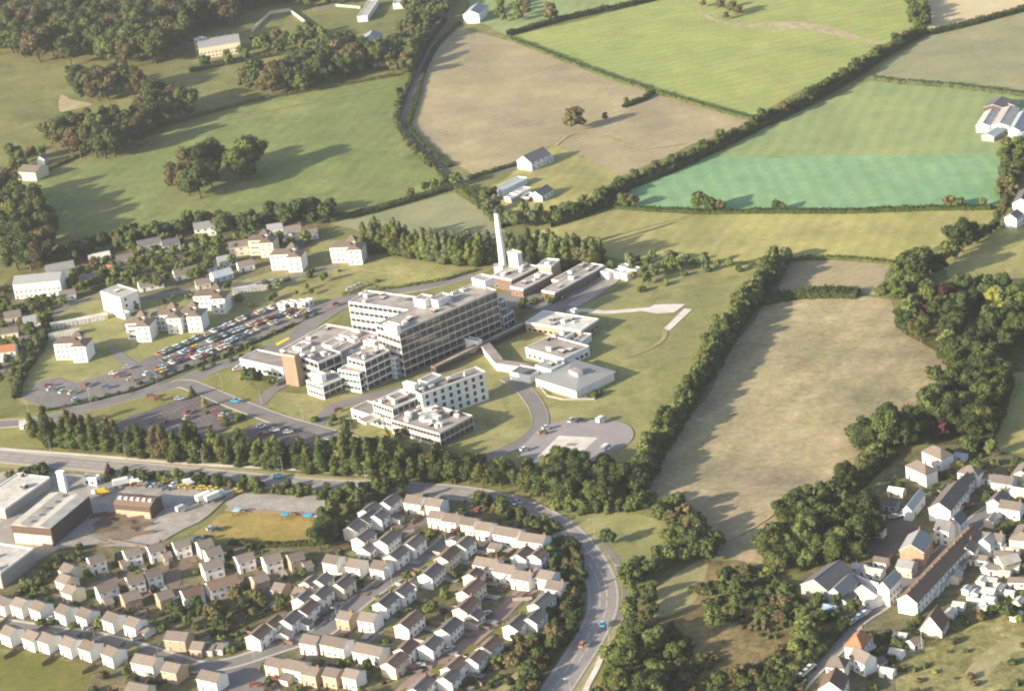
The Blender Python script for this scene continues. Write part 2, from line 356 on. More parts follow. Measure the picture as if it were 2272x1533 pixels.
S('field', 'large tan hillside field right of the hospital hedgerow', 'tan2', (1720, 655), (1900, 655), (1975, 665), (2010, 735), (2100, 790), (2150, 840), (2090, 900), (1980, 960), (1910, 1000), (1880, 1080), (1750, 1120), (1700, 1250), (1590, 1235), (1510, 1160), (1430, 1100), (1480, 1000), (1560, 890), (1650, 740))
S('field', 'grass field beyond the big trees at the right edge', 'yellow', (2090, 590), (2180, 520), (2400, 470), (2400, 650), (2272, 640), (2110, 628))
S('field', 'olive field corner at the right edge', 'yellow', (2235, 830), (2400, 810), (2400, 1010), (2272, 1008), (2185, 1000))
S('field', 'tan green triangle of grass left of the chimney', 'dull', (730, 495), (870, 462), (1010, 428), (1100, 480), (1125, 515), (1060, 540), (930, 540), (810, 520))
S('field', 'rough grass slope behind the hospital road', 'lawn', (690, 530), (800, 535), (930, 560), (1100, 592), (1040, 622), (860, 650), (790, 610), (740, 590), (690, 560))
S('hospital_grass', 'sunlit hospital grass around the low wards', 'lawn', (1440, 600), (1560, 585), (1700, 590), (1690, 640), (1630, 740), (1560, 830), (1460, 960), (1405, 1050), (1180, 1030), (950, 985), (800, 968), (640, 925), (560, 880), (620, 870), (700, 875), (880, 870), (1000, 780), (1170, 715), (1260, 690), (1380, 640))
S('grass', 'grass around the white flats', 'lawn', (40, 900), (30, 830), (100, 700), (220, 650), (420, 660), (640, 590), (760, 590), (850, 650), (700, 700), (560, 740), (330, 830), (160, 905))
S('grass', 'grass beside the left car parks', 'lawn2', (0, 930), (150, 900), (330, 850), (500, 790), (640, 740), (760, 700), (640, 790), (560, 850), (620, 930), (560, 1010), (300, 1005), (0, 995))
S('field', 'ochre grass patch behind the estate', 'ochre', (505, 1138), (650, 1142), (735, 1150), (700, 1190), (660, 1210), (560, 1205), (435, 1190), (470, 1160), sm=True)
S('field', 'dark green meadow in the bottom left corner', 'darkgreen', (-60, 1445), (60, 1448), (200, 1475), (215, 1500), (150, 1560), (-60, 1580))
S('grass', 'green strip beside the factory fence', 'darkgreen', (-40, 1310), (90, 1225), (140, 1225), (120, 1260), (20, 1320))
S('gardens', 'garden ground between the estate houses', 'garden', (-60, 1330), (100, 1250), (220, 1215), (420, 1195), (560, 1210), (700, 1205), (800, 1110), (900, 1095), (1060, 1105), (1200, 1160), (1260, 1240), (1270, 1330), (1230, 1420), (1150, 1500), (1080, 1590), (160, 1600), (215, 1480), (60, 1445), (-60, 1442))
S('gardens', 'garden ground among the old houses on the right', 'garden', (1900, 1120), (2000, 1010), (2100, 980), (2272, 1010), (2400, 1020), (2400, 1380), (2272, 1400), (2060, 1420), (1980, 1600), (1780, 1560), (1860, 1400), (1790, 1330), (1770, 1280), (1840, 1240))
S('gardens', 'garden ground under the trees left of the flats', 'garden', (-60, 700), (20, 620), (150, 560), (400, 510), (740, 480), (700, 540), (640, 590), (420, 655), (220, 648), (100, 690), (30, 830), (-60, 860))
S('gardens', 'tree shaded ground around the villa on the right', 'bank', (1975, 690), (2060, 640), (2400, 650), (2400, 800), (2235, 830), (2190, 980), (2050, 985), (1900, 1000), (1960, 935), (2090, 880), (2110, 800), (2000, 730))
S('scrubland', 'brown and olive scrub below the tan hillside', 'scrub', (1440, 1300), (1560, 1240), (1700, 1255), (1780, 1320), (1860, 1390), (1800, 1500), (1740, 1600), (1280, 1600), (1360, 1440), (1400, 1380))
S('scrubland', 'rough grass triangle inside the hedges by the bypass', 'lawn', (1240, 1140), (1400, 1130), (1480, 1165), (1540, 1200), (1500, 1240), (1400, 1285), (1380, 1240), (1300, 1180))
S('grass', 'straw coloured clearing in the scrub', 'verge', (1440, 1320), (1520, 1260), (1570, 1240), (1560, 1290), (1530, 1345), (1450, 1370), sm=True)
S('grass', 'rough pale grass in the bottom right corner', 'corner', (1990, 1440), (2100, 1410), (2272, 1350), (2400, 1340), (2400, 1620), (1990, 1620))
S('path', 'pale bare track through the corner grass', 'verge', (2135, 1530), (2150, 1480), (2210, 1430), (2280, 1410), (2400, 1400), (2400, 1440), (2260, 1445), (2200, 1490), (2170, 1540), sm=True)
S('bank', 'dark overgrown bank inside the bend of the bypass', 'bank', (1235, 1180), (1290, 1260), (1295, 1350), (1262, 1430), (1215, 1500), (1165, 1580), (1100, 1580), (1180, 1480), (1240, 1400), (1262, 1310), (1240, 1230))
S('bank', 'bare pale quarry scrape under the park trees', 'chalk', (135, 212), (160, 222), (205, 232), (160, 245), (132, 246), sm=True)
S('bank', 'bare earth ring around the field tree', 'chalk', (1545, 15), (1590, 45), (1640, 55), (1760, 48), (1840, 60), (1960, 98), (1958, 104), (1800, 68), (1640, 62), (1570, 45), wob=0.4)
S('bank', 'dry strip in the bottom edge field', 'verge', (1060, 1590), (1100, 1535), (1170, 1478), (1195, 1470), (1150, 1600))

# roads ----------------------------------------------------------------
verge_pts = [(-60, 992), (0, 996), (160, 1006), (330, 1016), (500, 1036), (750, 1058), (950, 1072), (1080, 1086), (1190, 1115), (1280, 1160), (1340, 1205), (1380, 1262), (1394, 1330), (1372, 1400), (1325, 1480), (1270, 1580),
             (1180, 1580), (1250, 1450), (1295, 1380), (1305, 1310), (1280, 1250), (1230, 1190), (1120, 1130), (930, 1102), (700, 1092), (450, 1068), (200, 1050), (-60, 1030)]
sheet('verge', verge_pts, G['verge'], 'pale dry grass verges either side of the bypass', sm=True)
byp = [(-120, 992), (0, 1012), (200, 1031), (450, 1054), (700, 1077), (900, 1084), (1050, 1098), (1160, 1126), (1240, 1168), (1296, 1222), (1332, 1285), (1338, 1345), (1315, 1405), (1275, 1470), (1225, 1545), (1150, 1650)]
road, RP = ribbon('road', byp, 10.8, G['bypass'], 'wide grey bypass curving across the foreground', kerb=0.25, kmat=G['kerb'])
def dashes(name, P, offs, w_, dash, gap, mat, label, z=None):
    b = MB(); z = nz() if z is None else z; acc = 0; on = True
    for o_ in offs:
        acc = 0
        for i in range(len(P) - 1):
            a, c = P[i], P[i + 1]; d = (c - a); L = d.length; d = d.normalized(); n = Vector((-d.y, d.x)); s = 0
            while s < L:
                ph = acc % (dash + gap); k = (dash - ph) if ph < dash else (dash + gap - ph); k = min(k, L - s)
                if ph < dash and k > 0.05:
                    p, q = a + d * s + n * o_, a + d * (s + k) + n * o_
                    b.face([(p.x - n.x * w_, p.y - n.y * w_, z), (q.x - n.x * w_, q.y - n.y * w_, z), (q.x + n.x * w_, q.y + n.y * w_, z), (p.x + n.x * w_, p.y + n.y * w_, z)], mat)
                s += max(k, 0.05); acc += max(k, 0.05)
    o = b.build(name); tag(o, label, kind='structure')
dashes('road_marking', RP, (-1.2, 1.2), 0.10, 5, 2.5, G['paint'], 'broken white centre lines on the bypass')
dashes('road_marking', RP, (-4.8, 4.8), 0.09, 50, 0.01, G['paint'], 'solid white edge lines on the bypass')
ribbon('path', [(-60, 990), (10, 997), (160, 1008), (400, 1028), (620, 1040), (760, 1050), (900, 1058)], 2.2, G['pale'], 'pale footpath along the tree belt')
ribbon('path', [(1330, 1196), (1362, 1235), (1384, 1285), (1387, 1335), (1368, 1380)], 2.4, G['road'], 'footpath looping beside the bend of the bypass')
ribbon('path', [(1290, 1585), (1300, 1530), (1325, 1480), (1345, 1430)], 2.0, G['pale'], 'pale footpath climbing beside the bypass')
RB = lambda lab, mk, wd, *px, **k: ribbon('road', px, wd, G[mk], lab, **k)
RB('hospital entrance road running down to the front car park', 'road', 8, (-60, 945), (70, 936), (140, 922), (200, 905), (330, 870), (400, 852), (440, 862), (520, 895), (620, 932), (700, 955), (770, 975), (800, 990), kerb=0.3, kmat=G['kerb'])
RB('hospital road passing behind the ward block', 'road', 9, (400, 853), (480, 815), (560, 790), (640, 757), (700, 712), (770, 672), (860, 650), (960, 632), (1050, 608), kerb=0.3, kmat=G['kerb'])
RB('short hospital drive up to the brick tower', 'road', 6, (575, 900), (600, 870), (640, 848), (664, 842))
RB('service road between the ward block and the nurses block', 'road', 7, (695, 950), (740, 905), (800, 886), (880, 866), (940, 845), (1000, 812))
RB('curving drive to the round helicopter pad', 'road', 6.5, (1125, 838), (1160, 862), (1192, 905), (1198, 945), (1165, 978), (1120, 1000), (1050, 1025), kerb=0.2, kmat=G['kerb'])
RB('drive under the grey roofed ward', 'road', 6, (1150, 850), (1170, 838), (1195, 828))
RB('short drive joining the flats to the car park', 'road', 5, (250, 775), (285, 805), (325, 818))
RB('lane through the white flats', 'road', 5.5, (-20, 850), (60, 740), (130, 690), (220, 660), (330, 660), (420, 645), (540, 632), (660, 612), (750, 590))
RB('narrow country lane between dark hedges', 'road', 4.5, (1000, 30), (960, 95), (930, 160), (910, 215), (890, 265), (900, 292), (935, 330), (980, 372), (1000, 402), (1040, 430), (1090, 470))
RB('farm track to the white gabled house', 'road', 4, (1010, 405), (1070, 390), (1150, 372), (1185, 360))
RB('old village street running past the terrace', 'road', 6.5, (1720, 1600), (1764, 1524), (1857, 1431), (1896, 1380), (1962, 1336), (2036, 1276), (2121, 1204), (2160, 1165), (2200, 1133), (2290, 1080), (2400, 1030), kerb=0.8, kmat=G['kerb'])
RB('lane climbing through the trees at the right edge', 'road', 5, (1900, 1078), (1960, 1020), (1990, 1000))
RB('estate road curving along the lower rows of houses', 'road', 6, (-60, 1375), (13, 1387), (106, 1401), (211, 1416), (317, 1443), (400, 1470), (449, 1480), (520, 1470), (613, 1440), (680, 1418), kerb=1.2, kmat=G['kerb'])
RB('estate road climbing between the white houses', 'road', 7, (655, 1430), (718, 1402), (784, 1346), (830, 1311), (890, 1270), (956, 1231), (1000, 1195), kerb=1.2, kmat=G['kerb'])
RB('reddish block paved estate street', 'pink', 6.5, (840, 1600), (900, 1530), (945, 1495), (1009, 1452), (1088, 1386), (1150, 1325), (1180, 1305))
RB('brown block paved close below the upper houses', 'brownpave', 6, (200, 1310), (238, 1291), (320, 1275), (396, 1262), (420, 1250))
RB('brown block paved close between the tan houses', 'brownpave', 6, (388, 1265), (385, 1290), (395, 1312), (560, 1288), (620, 1270))
RB('brown paved close behind the upper row', 'brownpave', 6, (880, 1200), (905, 1180), (935, 1155), (955, 1135))
RB('short cul de sac among the white houses', 'road', 5.5, (790, 1440), (830, 1405), (870, 1385), (880, 1370))
S('road', 'asphalt turning area at the foot of the estate', 'road', (470, 1480), (530, 1462), (605, 1442), (600, 1490), (640, 1560), (500, 1600), (480, 1540))
S('yard', 'brown yard beside the orange fronted house', 'brownpave', (1905, 1150), (2010, 1150), (2040, 1175), (1990, 1225), (1960, 1265), (1925, 1230), (1920, 1180))
S('yard', 'grey asphalt yard below the boiler house', 'road', (1100, 655), (1150, 640), (1200, 655), (1290, 640), (1350, 600), (1385, 612), (1340, 650), (1270, 690), (1180, 712), (1120, 700))
RB('pale service road looping past the stores', 'concrete', 6, (1270, 680), (1320, 650), (1360, 622), (1352, 606), (1310, 602))
S('yard', 'grass and earth bank right of the ward block end', 'bank', (1110, 702), (1140, 680), (1180, 680), (1200, 690), (1150, 712))
ribbon('path', [(1258, 692), (1300, 690), (1345, 694), (1400, 690), (1450, 686)], 4, G['pale'], 'pale gravel path to the bare pads')
S('path', 'pale levelled pad at the end of the gravel path', 'pale', (1425, 692), (1452, 678), (1520, 676), (1496, 694), (1460, 697), wob=0.5)
S('path', 'pale straight strip beside the levelled pad', 'pale', (1473, 730), (1518, 686), (1536, 688), (1486, 735), wob=0.3)
ribbon('path', [(1478, 735), (1470, 755), (1440, 775), (1400, 790)], 2.0, G['verge'], 'worn curved track below the pad')

# car parks -------------------------------------------------------------------------
S('car_park', 'long hospital car park packed with cars', 'lot', (45, 880), (90, 848), (125, 840), (165, 850), (240, 832), (330, 795), (450, 738), (560, 692), (640, 668), (700, 682), (770, 655), (840, 634), (830, 652), (700, 700), (560, 765), (400, 835), (280, 882), (150, 908), (110, 908), (70, 895))
S('car_park', 'nearly empty front car park behind the tree belt', 'lotdark', (240, 950), (290, 922), (395, 888), (440, 880), (510, 915), (520, 940), (480, 968), (330, 995))
S('car_park', 'second front car park by the drive', 'lotdark', (550, 945), (600, 938), (680, 958), (760, 985), (700, 1000), (560, 985))
S('helicopter_pad', 'round asphalt pad below the low wards', 'pad', (1150, 1000), (1170, 980), (1195, 955), (1240, 937), (1330, 932), (1385, 940), (1406, 960), (1395, 985), (1350, 1010), (1300, 1030), (1230, 1036), (1170, 1020), sm=True)
S('pad_marking', 'pale painted diamond on the round pad', 'pale', (1180, 1028), (1240, 968), (1326, 972), (1270, 1026), wob=0)
S('pad_marking', 'red painted bar in the middle of the round pad', 'pink', (1254, 990), (1262, 984), (1284, 985), (1276, 991), wob=0)
S('road_marking', 'yellow hatched box painted on the hospital road', 'yellowpaint', (611, 764), (640, 749), (644, 753), (615, 769), wob=0)
S('yard', 'concrete yard around the factory sheds', 'concrete', (-60, 1060), (60, 1040), (250, 1062), (500, 1075), (560, 1090), (500, 1110), (440, 1160), (330, 1215), (230, 1215), (130, 1220), (-60, 1330))
S('yard', 'wide empty concrete lorry park', 'concrete', (540, 1092), (700, 1100), (720, 1105), (722, 1142), (600, 1138), (510, 1132), (500, 1118))
S('yard', 'brown timber yard with stacked boards', 'soil', (200, 1190), (230, 1140), (300, 1130), (345, 1150), (290, 1195), (230, 1205))
# bare strip of kerb rows painted in the long car park
b = MB(); z = nz()
def bays(P0, P1, n, depth, lab):
    a, c = Vector(at2(*P0)), Vector(at2(*P1)); d = (c - a).normalized(); nn = Vector((-d.y, d.x)); L = (c - a).length; k = int(L / 2.5); b_ = MB(); z_ = nz()
    for i in range(k + 1):
        p = a + d * (i * 2.5)
        b_.face([(p.x, p.y, z_), (p.x + d.x * .1, p.y + d.y * .1, z_), (p.x + d.x * .1 + nn.x * depth, p.y + d.y * .1 + nn.y * depth, z_), (p.x + nn.x * depth, p.y + nn.y * depth, z_)], G['paint'])
    tag(b_.build('bay_lines'), lab, kind='structure')
bays((300, 950), (440, 895), 0, 4.8, 'white bay lines in the front car park')
bays((330, 975), (480, 925), 0, 4.8, 'lower white bay lines in the front car park')
bays((120, 880), (330, 820), 0, 4.8, 'white bay lines at the empty end of the long car park')

for lab, w_, mk, px in ( 
                        ('tractor track along the foot of the hillside', 1.0, 'chalk', [(1860, 1085), (1760, 1110), (1690, 1160), (1600, 1210)]), ('worn track through the gate of the tan field', 1.2, 'chalk', [(1232, 325), (1270, 300), (1330, 300), (1420, 330), (1520, 320)]),
                        ('cattle path along the pasture hedge', 1.0, 'chalk', [(880, 185), (760, 215), (600, 245), (420, 290), (260, 350)]), ('faint track crossing the yellow field', 1.0, 'chalk', [(1290, 545), (1430, 505), (1530, 480)]), 
                        ('trodden path across the slope above the hospital', 1.0, 'chalk', [(800, 600), (900, 610), (1000, 600), (1080, 596)])):
    ribbon('path', px, w_, G[mk], lab)
# ------------------------------------------------------------------ buildings
def frame(A, B, C, h):
    """roof corners front left, front right, back right (photo pixels, at height h) -> origin, angle, length, width"""
    a, b, c = (Vector(at2(*p, h)) for p in (A, B, C))
    if (b - a).length >= (c - b).length:
        u = (b - a).normalized(); v = Vector((-u.y, u.x)); L = (b - a).length; W = abs((c - b).dot(v)); o = a
    else:
        v = (c - b).normalized(); u = Vector((v.y, -v.x)); L = abs((b - a).dot(u)); W = (c - b).length; o = b - u * L
    return o, math.atan2(u.y, u.x), L, W
def pane(b, side, L, W, s, e, z0, z1, off, mat, th=0.06):
    """box laid on one side (0 front y=0, 1 right x=L, 2 back, 3 left) from s to e along it; off = how far proud of the wall"""
    if side == 0: b.box(s, e, -off, -off + th, z0, z1, mat)
    elif side == 2: b.box(s, e, W + off - th, W + off, z0, z1, mat)
    elif side == 1: b.box(L + off - th, L + off, s, e, z0, z1, mat)
    else: b.box(-off, -off + th, s, e, z0, z1, mat)
def slots(sl, n, margin, w_): return [margin + (sl - 2 * margin) * (i + .5) / n - w_ / 2 for i in range(n)]
NW = [0]
def windows(parent, L, W, z0, storeys, sh, ww=1.3, wh=1.3, gap=3.0, sides=(0, 1, 2, 3), cap=60, dx=0.0, dy=0.0, mf=None):
    k = 0
    for s in sides:
        sl = L if s in (0, 2) else W; n = max(1, int(sl / gap))
        for f in range(storeys):
            for x in slots(sl, n, 0.6, ww):
                if k >= cap: return
                b = MB(); za = z0 + f * sh + 0.9
                pane(b, s, L, W, x - .08, x + ww + .08, za - .08, za + wh + .08, 0.03, mf or M['frame'])
                pane(b, s, L, W, x, x + ww, za, za + wh, 0.05, M['glass'])
                o = b.build('window', parent); o.location = (dx, dy, 0); k += 1
def ribbons(parent, L, W, z0, storeys, sh, sides=(0, 1, 2, 3), inset=0.25):
    """one long strip window per storey and side, set back between the spandrels"""
    for s in sides:
        for f in range(storeys):
            za, zb = z0 + f * sh + 1.25, z0 + f * sh + sh - 0.45
            b = MB(); sl = L if s in (0, 2) else W
            pane(b, s, L, W, inset + .1, sl - inset - .1, za, zb, -inset + .14, M['glass'], 0.1)
            o = b.build('window_band', parent)
def volume(root, name, x, y, L, W, z0, h, storeys=1, style='plain', wall='white', roof='flatroof', fascia='white', parapet=0.45, gap=3.0, sides=(0, 1, 2, 3), mull=1.8, cap=40, label=None, ww=1.3, wh=1.3):
    b = MB(); sh = (h - z0) / storeys; wm, rm, fm = M[wall], M[roof], M[fascia]
    if style == 'ribbon':
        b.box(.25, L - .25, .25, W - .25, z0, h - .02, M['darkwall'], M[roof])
        for f in range(storeys + 1):
            za = z0 if f == 0 else z0 + f * sh - 0.45; zb = z0 + f * sh + (1.25 if f < storeys else parapet)
            t = 0.3
            b.box(0, L, 0, t, za, zb, wm); b.box(0, L, W - t, W, za, zb, wm); b.box(0, t, t, W - t, za, zb, wm)
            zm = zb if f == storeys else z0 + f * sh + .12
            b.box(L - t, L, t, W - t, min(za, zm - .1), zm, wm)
            if f < storeys: b.box(L - t, L - .05, t, W - t, zm, zb - .2, M['panel'])  # brown infill on this side only: its shade painted into the wall
        for s in sides:
            sl = L if s in (0, 2) else W; n = max(2, int(sl / (mull * (1.5 if s == 1 else 1))))
            for i in range(n + 1):
                x_ = min(max(sl * i / n - .09, .01), sl - .19)
                pane(b, s, L, W, x_, x_ + .18, z0 + 1.0, h - .3, -0.02 if True else 0, wm, 0.25)
    else:
        b.box(0, L, 0, W, z0, h, wm, rm)
        t, e = .3, .12
        for q in ((-e, L + e, -e, t), (-e, L + e, W - t, W + e)): b.box(*q, h - .45, h + parapet, fm)
        for q in ((-e, t), (L - t, L + e)): b.box(q[0], q[1], t, W - t, h - .45, h + parapet, fm)
    o = b.build(name, root); o.location = (x, y, 0)
    if label: o['label'] = label
    if style == 'ribbon': ribbons(o, L, W, z0, storeys, sh, sides)
    elif style == 'punched': windows(o, L, W, z0, storeys, sh, gap=gap, sides=sides, cap=cap, ww=ww, wh=wh)
    return o
def roofbits(parent, L, W, h, n, seed=0, mats=('palewall', 'concrete', 'dark'), x0=1.5):
    r = random.Random(seed)
    for i in range(n):
        a, c, hh = r.uniform(1, 3.2), r.uniform(1, 2.4), r.uniform(.6, 1.7)
        x, y = r.uniform(x0, max(x0 + .1, L - a - 1.5)), r.uniform(1, max(1.1, W - c - 1))
        b = MB().box(x, x + a, y, y + c, h + .01, h + hh, M[r.choice(mats)]); b.box(x - .1, x + a + .1, y - .1, y + c + .1, h + hh, h + hh + .12, M['concrete'])
        b.build('roof_vent', parent)
def bldg(name, label, cat, A, B, C, h, group=None):
    o, a, L, W = frame(A, B, C, h); r = empty(name, (o.x, o.y, 0), a); tag(r, label, cat, group); return r, L, W
def sub(root, A, B, C, h):
    """place a volume of the same building by its own roof corners, in the building's frame"""
    o, a, L, W = frame(A, B, C, h); rz = root.rotation_euler.z; d = Vector((o.x - root.location.x, o.y - root.location.y))
    d.rotate(Matrix.Rotation(-rz, 2)); return d.x, d.y, L, W, a - rz

# --- hospital main complex: one building
HB = empty('hospital_building', (*at2(885, 820), 0), 0.0)
_, ha, _, _ = frame((828, 722), (885, 737), (1103, 645), 21)
HB.rotation_euler.z = ha
tag(HB, 'big white concrete hospital with a long banded ward slab and stepped lower blocks', 'hospital')
def wing(name, A, B, C, h, z0=0, n=1, style='plain', lab=None, **k):
    x, y, L, W, da = sub(HB, A, B, C, h)
    o = volume(HB, name, x, y, L, W, z0, h, n, style, label=lab, **k); o.rotation_euler.z = da
    return o, L, W
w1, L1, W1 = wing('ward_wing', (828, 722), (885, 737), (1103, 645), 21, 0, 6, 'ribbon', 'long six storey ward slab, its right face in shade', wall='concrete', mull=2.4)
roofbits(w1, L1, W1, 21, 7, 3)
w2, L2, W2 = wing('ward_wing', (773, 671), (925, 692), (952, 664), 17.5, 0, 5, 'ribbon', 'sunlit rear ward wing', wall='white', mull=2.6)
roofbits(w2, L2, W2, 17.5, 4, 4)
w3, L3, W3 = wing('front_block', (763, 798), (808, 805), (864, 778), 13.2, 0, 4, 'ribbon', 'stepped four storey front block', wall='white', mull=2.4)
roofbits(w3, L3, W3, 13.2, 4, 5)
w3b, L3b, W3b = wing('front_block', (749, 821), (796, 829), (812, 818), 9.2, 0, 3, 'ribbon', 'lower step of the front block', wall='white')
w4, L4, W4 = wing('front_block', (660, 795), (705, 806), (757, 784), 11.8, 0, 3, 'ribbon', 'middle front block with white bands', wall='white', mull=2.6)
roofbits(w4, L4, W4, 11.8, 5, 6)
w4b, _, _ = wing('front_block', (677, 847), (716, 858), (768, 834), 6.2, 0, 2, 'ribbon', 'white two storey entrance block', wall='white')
w4c, _, _ = wing('lift_tower', (690, 828), (712, 834), (722, 829), 9.5, 0, 1, 'plain', 'white lift tower')
w5, _, _ = wing('brick_tower', (624, 786), (653, 791), (664, 784), 14.5, 0, 1, 'plain', 'tall windowless buff brick tower', wall='towerbrick', fascia='stone')
w6, L6, W6 = wing('low_wing', (532, 797), (627, 818), (662, 796), 5.0, 0, 1, 'punched', 'low white banded left wing', wall='white', ww=2.2)
w7, L7, W7 = wing('podium', (622, 778), (775, 806), (885, 748), 5.6, 0, 1, 'plain', 'wide flat roofed podium', wall='stone')
roofbits(w7, L7, W7, 5.6, 16, 8)
for k, (A, B, C, h_, mt) in enumerate([((771, 752), (785, 755), (795, 750), 8.2, 'white'), ((806, 757), (830, 762), (836, 757), 7.8, 'white'), ((690, 800), (745, 786), (800, 757), 7.0, 'stone'),
                                       ((752, 745), (775, 750), (800, 738), 7.0, 'palewall'), ((714, 765), (735, 770), (765, 755), 6.9, 'stone'), ((650, 770), (668, 774), (690, 762), 6.9, 'palewall')]):
    wing('plant_room', A, B, C, h_, 5.5, wall=mt)
wing('plant_room', (851, 719), (879, 726), (886, 721), 24.5, 20.9, lab='white plant room at the near end of the slab')
wing('plant_room', (918, 664), (942, 668), (962, 658), 24.5, 17.5, lab='white plant room where the wings meet')
wing('plant_room', (954, 664), (971, 669), (1000, 655), 24.0, 20.9, lab='white plant room with a dark side')
wing('plant_room', (1047, 619), (1075, 626), (1096, 616), 24.0, 20.9, lab='bright white plant room at the far end')
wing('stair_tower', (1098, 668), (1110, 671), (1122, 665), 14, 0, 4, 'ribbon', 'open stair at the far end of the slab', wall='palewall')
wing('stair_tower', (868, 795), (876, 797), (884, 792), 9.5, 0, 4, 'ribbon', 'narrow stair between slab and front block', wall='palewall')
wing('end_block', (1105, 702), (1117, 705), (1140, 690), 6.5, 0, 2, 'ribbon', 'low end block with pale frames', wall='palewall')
wing('link_block', (1027, 752), (1060, 759), (1068, 754), 5.2, 0, 1, 'plain', 'white link block')

for par, L_, W_, h_, sd_ in ((w7, L7, W7, 5.6, 21), (w1, L1, W1, 21, 22), (w4, L4, W4, 11.8, 23), (w2, L2, W2, 17.5, 24), (w3, L3, W3, 13.2, 25)):
    rr_ = random.Random(sd_)
    for i in range(max(2, int(L_ * W_ / 160))):
        a_, c_ = rr_.uniform(3, 8), rr_.uniform(2, 5); x_, y_ = rr_.uniform(.6, max(.7, L_ - a_ - .6)), rr_.uniform(.6, max(.7, W_ - c_ - .6))
        if x_ + a_ < L_ and y_ + c_ < W_: MB().box(x_, x_ + a_, y_, y_ + c_, h_ + .003, h_ + .05 + .011 * i, M[rr_.choice(('stone', 'pale_slate', 'slate', 'flatroof'))]).build('roof_patch', par)
# --- nurses block
NB = empty('nurses_block', (*at2(868, 935), 0), ha); tag(NB, 'three storey white block with dark slot windows above a low roof cluttered with vents', 'hospital block')
def wingn(name, A, B, C, h, z0=0, n=1, style='plain', lab=None, **k):
    o_, a_, L, W = frame(A, B, C, h); d = Vector((o_.x - NB.location.x, o_.y - NB.location.y)); d.rotate(Matrix.Rotation(-ha, 2))
    o = volume(NB, name, d.x, d.y, L, W, z0, h, n, style, label=lab, **k); o.rotation_euler.z = a_ - ha; return o, L, W
n1, a_, b_ = wingn('main_block', (908, 868), (935, 877), (1077, 826), 12.5, 0, 4, 'punched', 'tall white block with paired slot windows', wall='white', gap=3.6, cap=90, ww=1.5, wh=1.9)
roofbits(n1, a_, b_, 12.5, 6, 11)
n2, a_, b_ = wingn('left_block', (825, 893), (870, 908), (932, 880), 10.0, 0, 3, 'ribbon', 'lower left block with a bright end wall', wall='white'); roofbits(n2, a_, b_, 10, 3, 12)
n3, a_, b_ = wingn('front_wing', (779, 908), (848, 930), (885, 912), 4.2, 0, 1, 'punched', 'low white front wing', wall='white', ww=2)
wingn('canopy', (794, 932), (812, 940), (846, 926), 4.6, 4.2, 1, 'plain', 'thin white entrance canopy')
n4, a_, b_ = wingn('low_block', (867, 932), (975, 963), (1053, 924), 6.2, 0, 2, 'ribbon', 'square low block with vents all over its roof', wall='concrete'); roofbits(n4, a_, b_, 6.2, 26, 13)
b = MB(); b.cyl(a_ * .45, b_ * .45, 6.21, 7.3, 3.6, 3.6, M['palewall'], 20, M['metalroof']); b.build('round_tank', n4)
wingn('plant_room', (894, 850), (918, 856), (926, 852), 15.5, 12.4, 1, 'plain', 'bright white plant room')
wingn('rear_strip', (925, 846), (948, 850), (980, 834), 14.0, 12.4, 1, 'plain', 'low rear roof strip')
wingn('plant_room', (856, 882), (875, 888), (905, 876), 12.0, 9.9, 1, 'plain', 'brown sided plant room', wall='brick')

def simple(name, label, cat, A, B, C, h, storeys=1, style='plain', bits=0, group=None, roofpart=True, **k):
    r, L, W = bldg(name, label, cat, A, B, C, h, group)
    v = volume(r, 'wall', 0, 0, L, W, 0, h, storeys, style, **k)
    b = MB().box(.32, L - .32, .32, W - .32, h + .004, h + .12, M[k.get('roof', 'flatroof')]); b.build('roof', r)
    if bits: roofbits(r, L, W, h + .12, bits, len(label))
    return r, L, W
simple('low_ward', 'low pale flat roofed ward nearest the gravel path', 'hospital ward', (1166, 716), (1288, 735), (1322, 708), 4.5, 1, 'punched', 5, wall='tan', roof='whiteroof', ww=1.8)
simple('ward_annexe', 'small grey roofed annexe between the two low wards', 'annexe', (1222, 751), (1243, 758), (1282, 732), 3.6, 1, 'punched', 1, wall='palewall', roof='pale_slate')
simple('ward_annexe', 'little white annexe right of the grey roofed one', 'annexe', (1272, 757), (1287, 761), (1312, 742), 3.0, wall='white')
simple('low_ward', 'middle low ward with a bright white front wall', 'hospital ward', (1166, 773), (1250, 797), (1303, 768), 4.4, 1, 'punched', 4, wall='white', ww=1.8)
simple('ward_annexe', 'slate coloured porch building left of the grey hipped ward', 'annexe', (1131, 827), (1176, 835), (1190, 818), 3.4, wall='white', roof='slate')
simple('covered_walkway', 'long covered walkway with dark open sides crossing the lawn', 'walkway', (958, 812), (966, 816), (1166, 719), 3.6, 1, 'ribbon', wall='brick', roof='flatroof', mull=3.0)
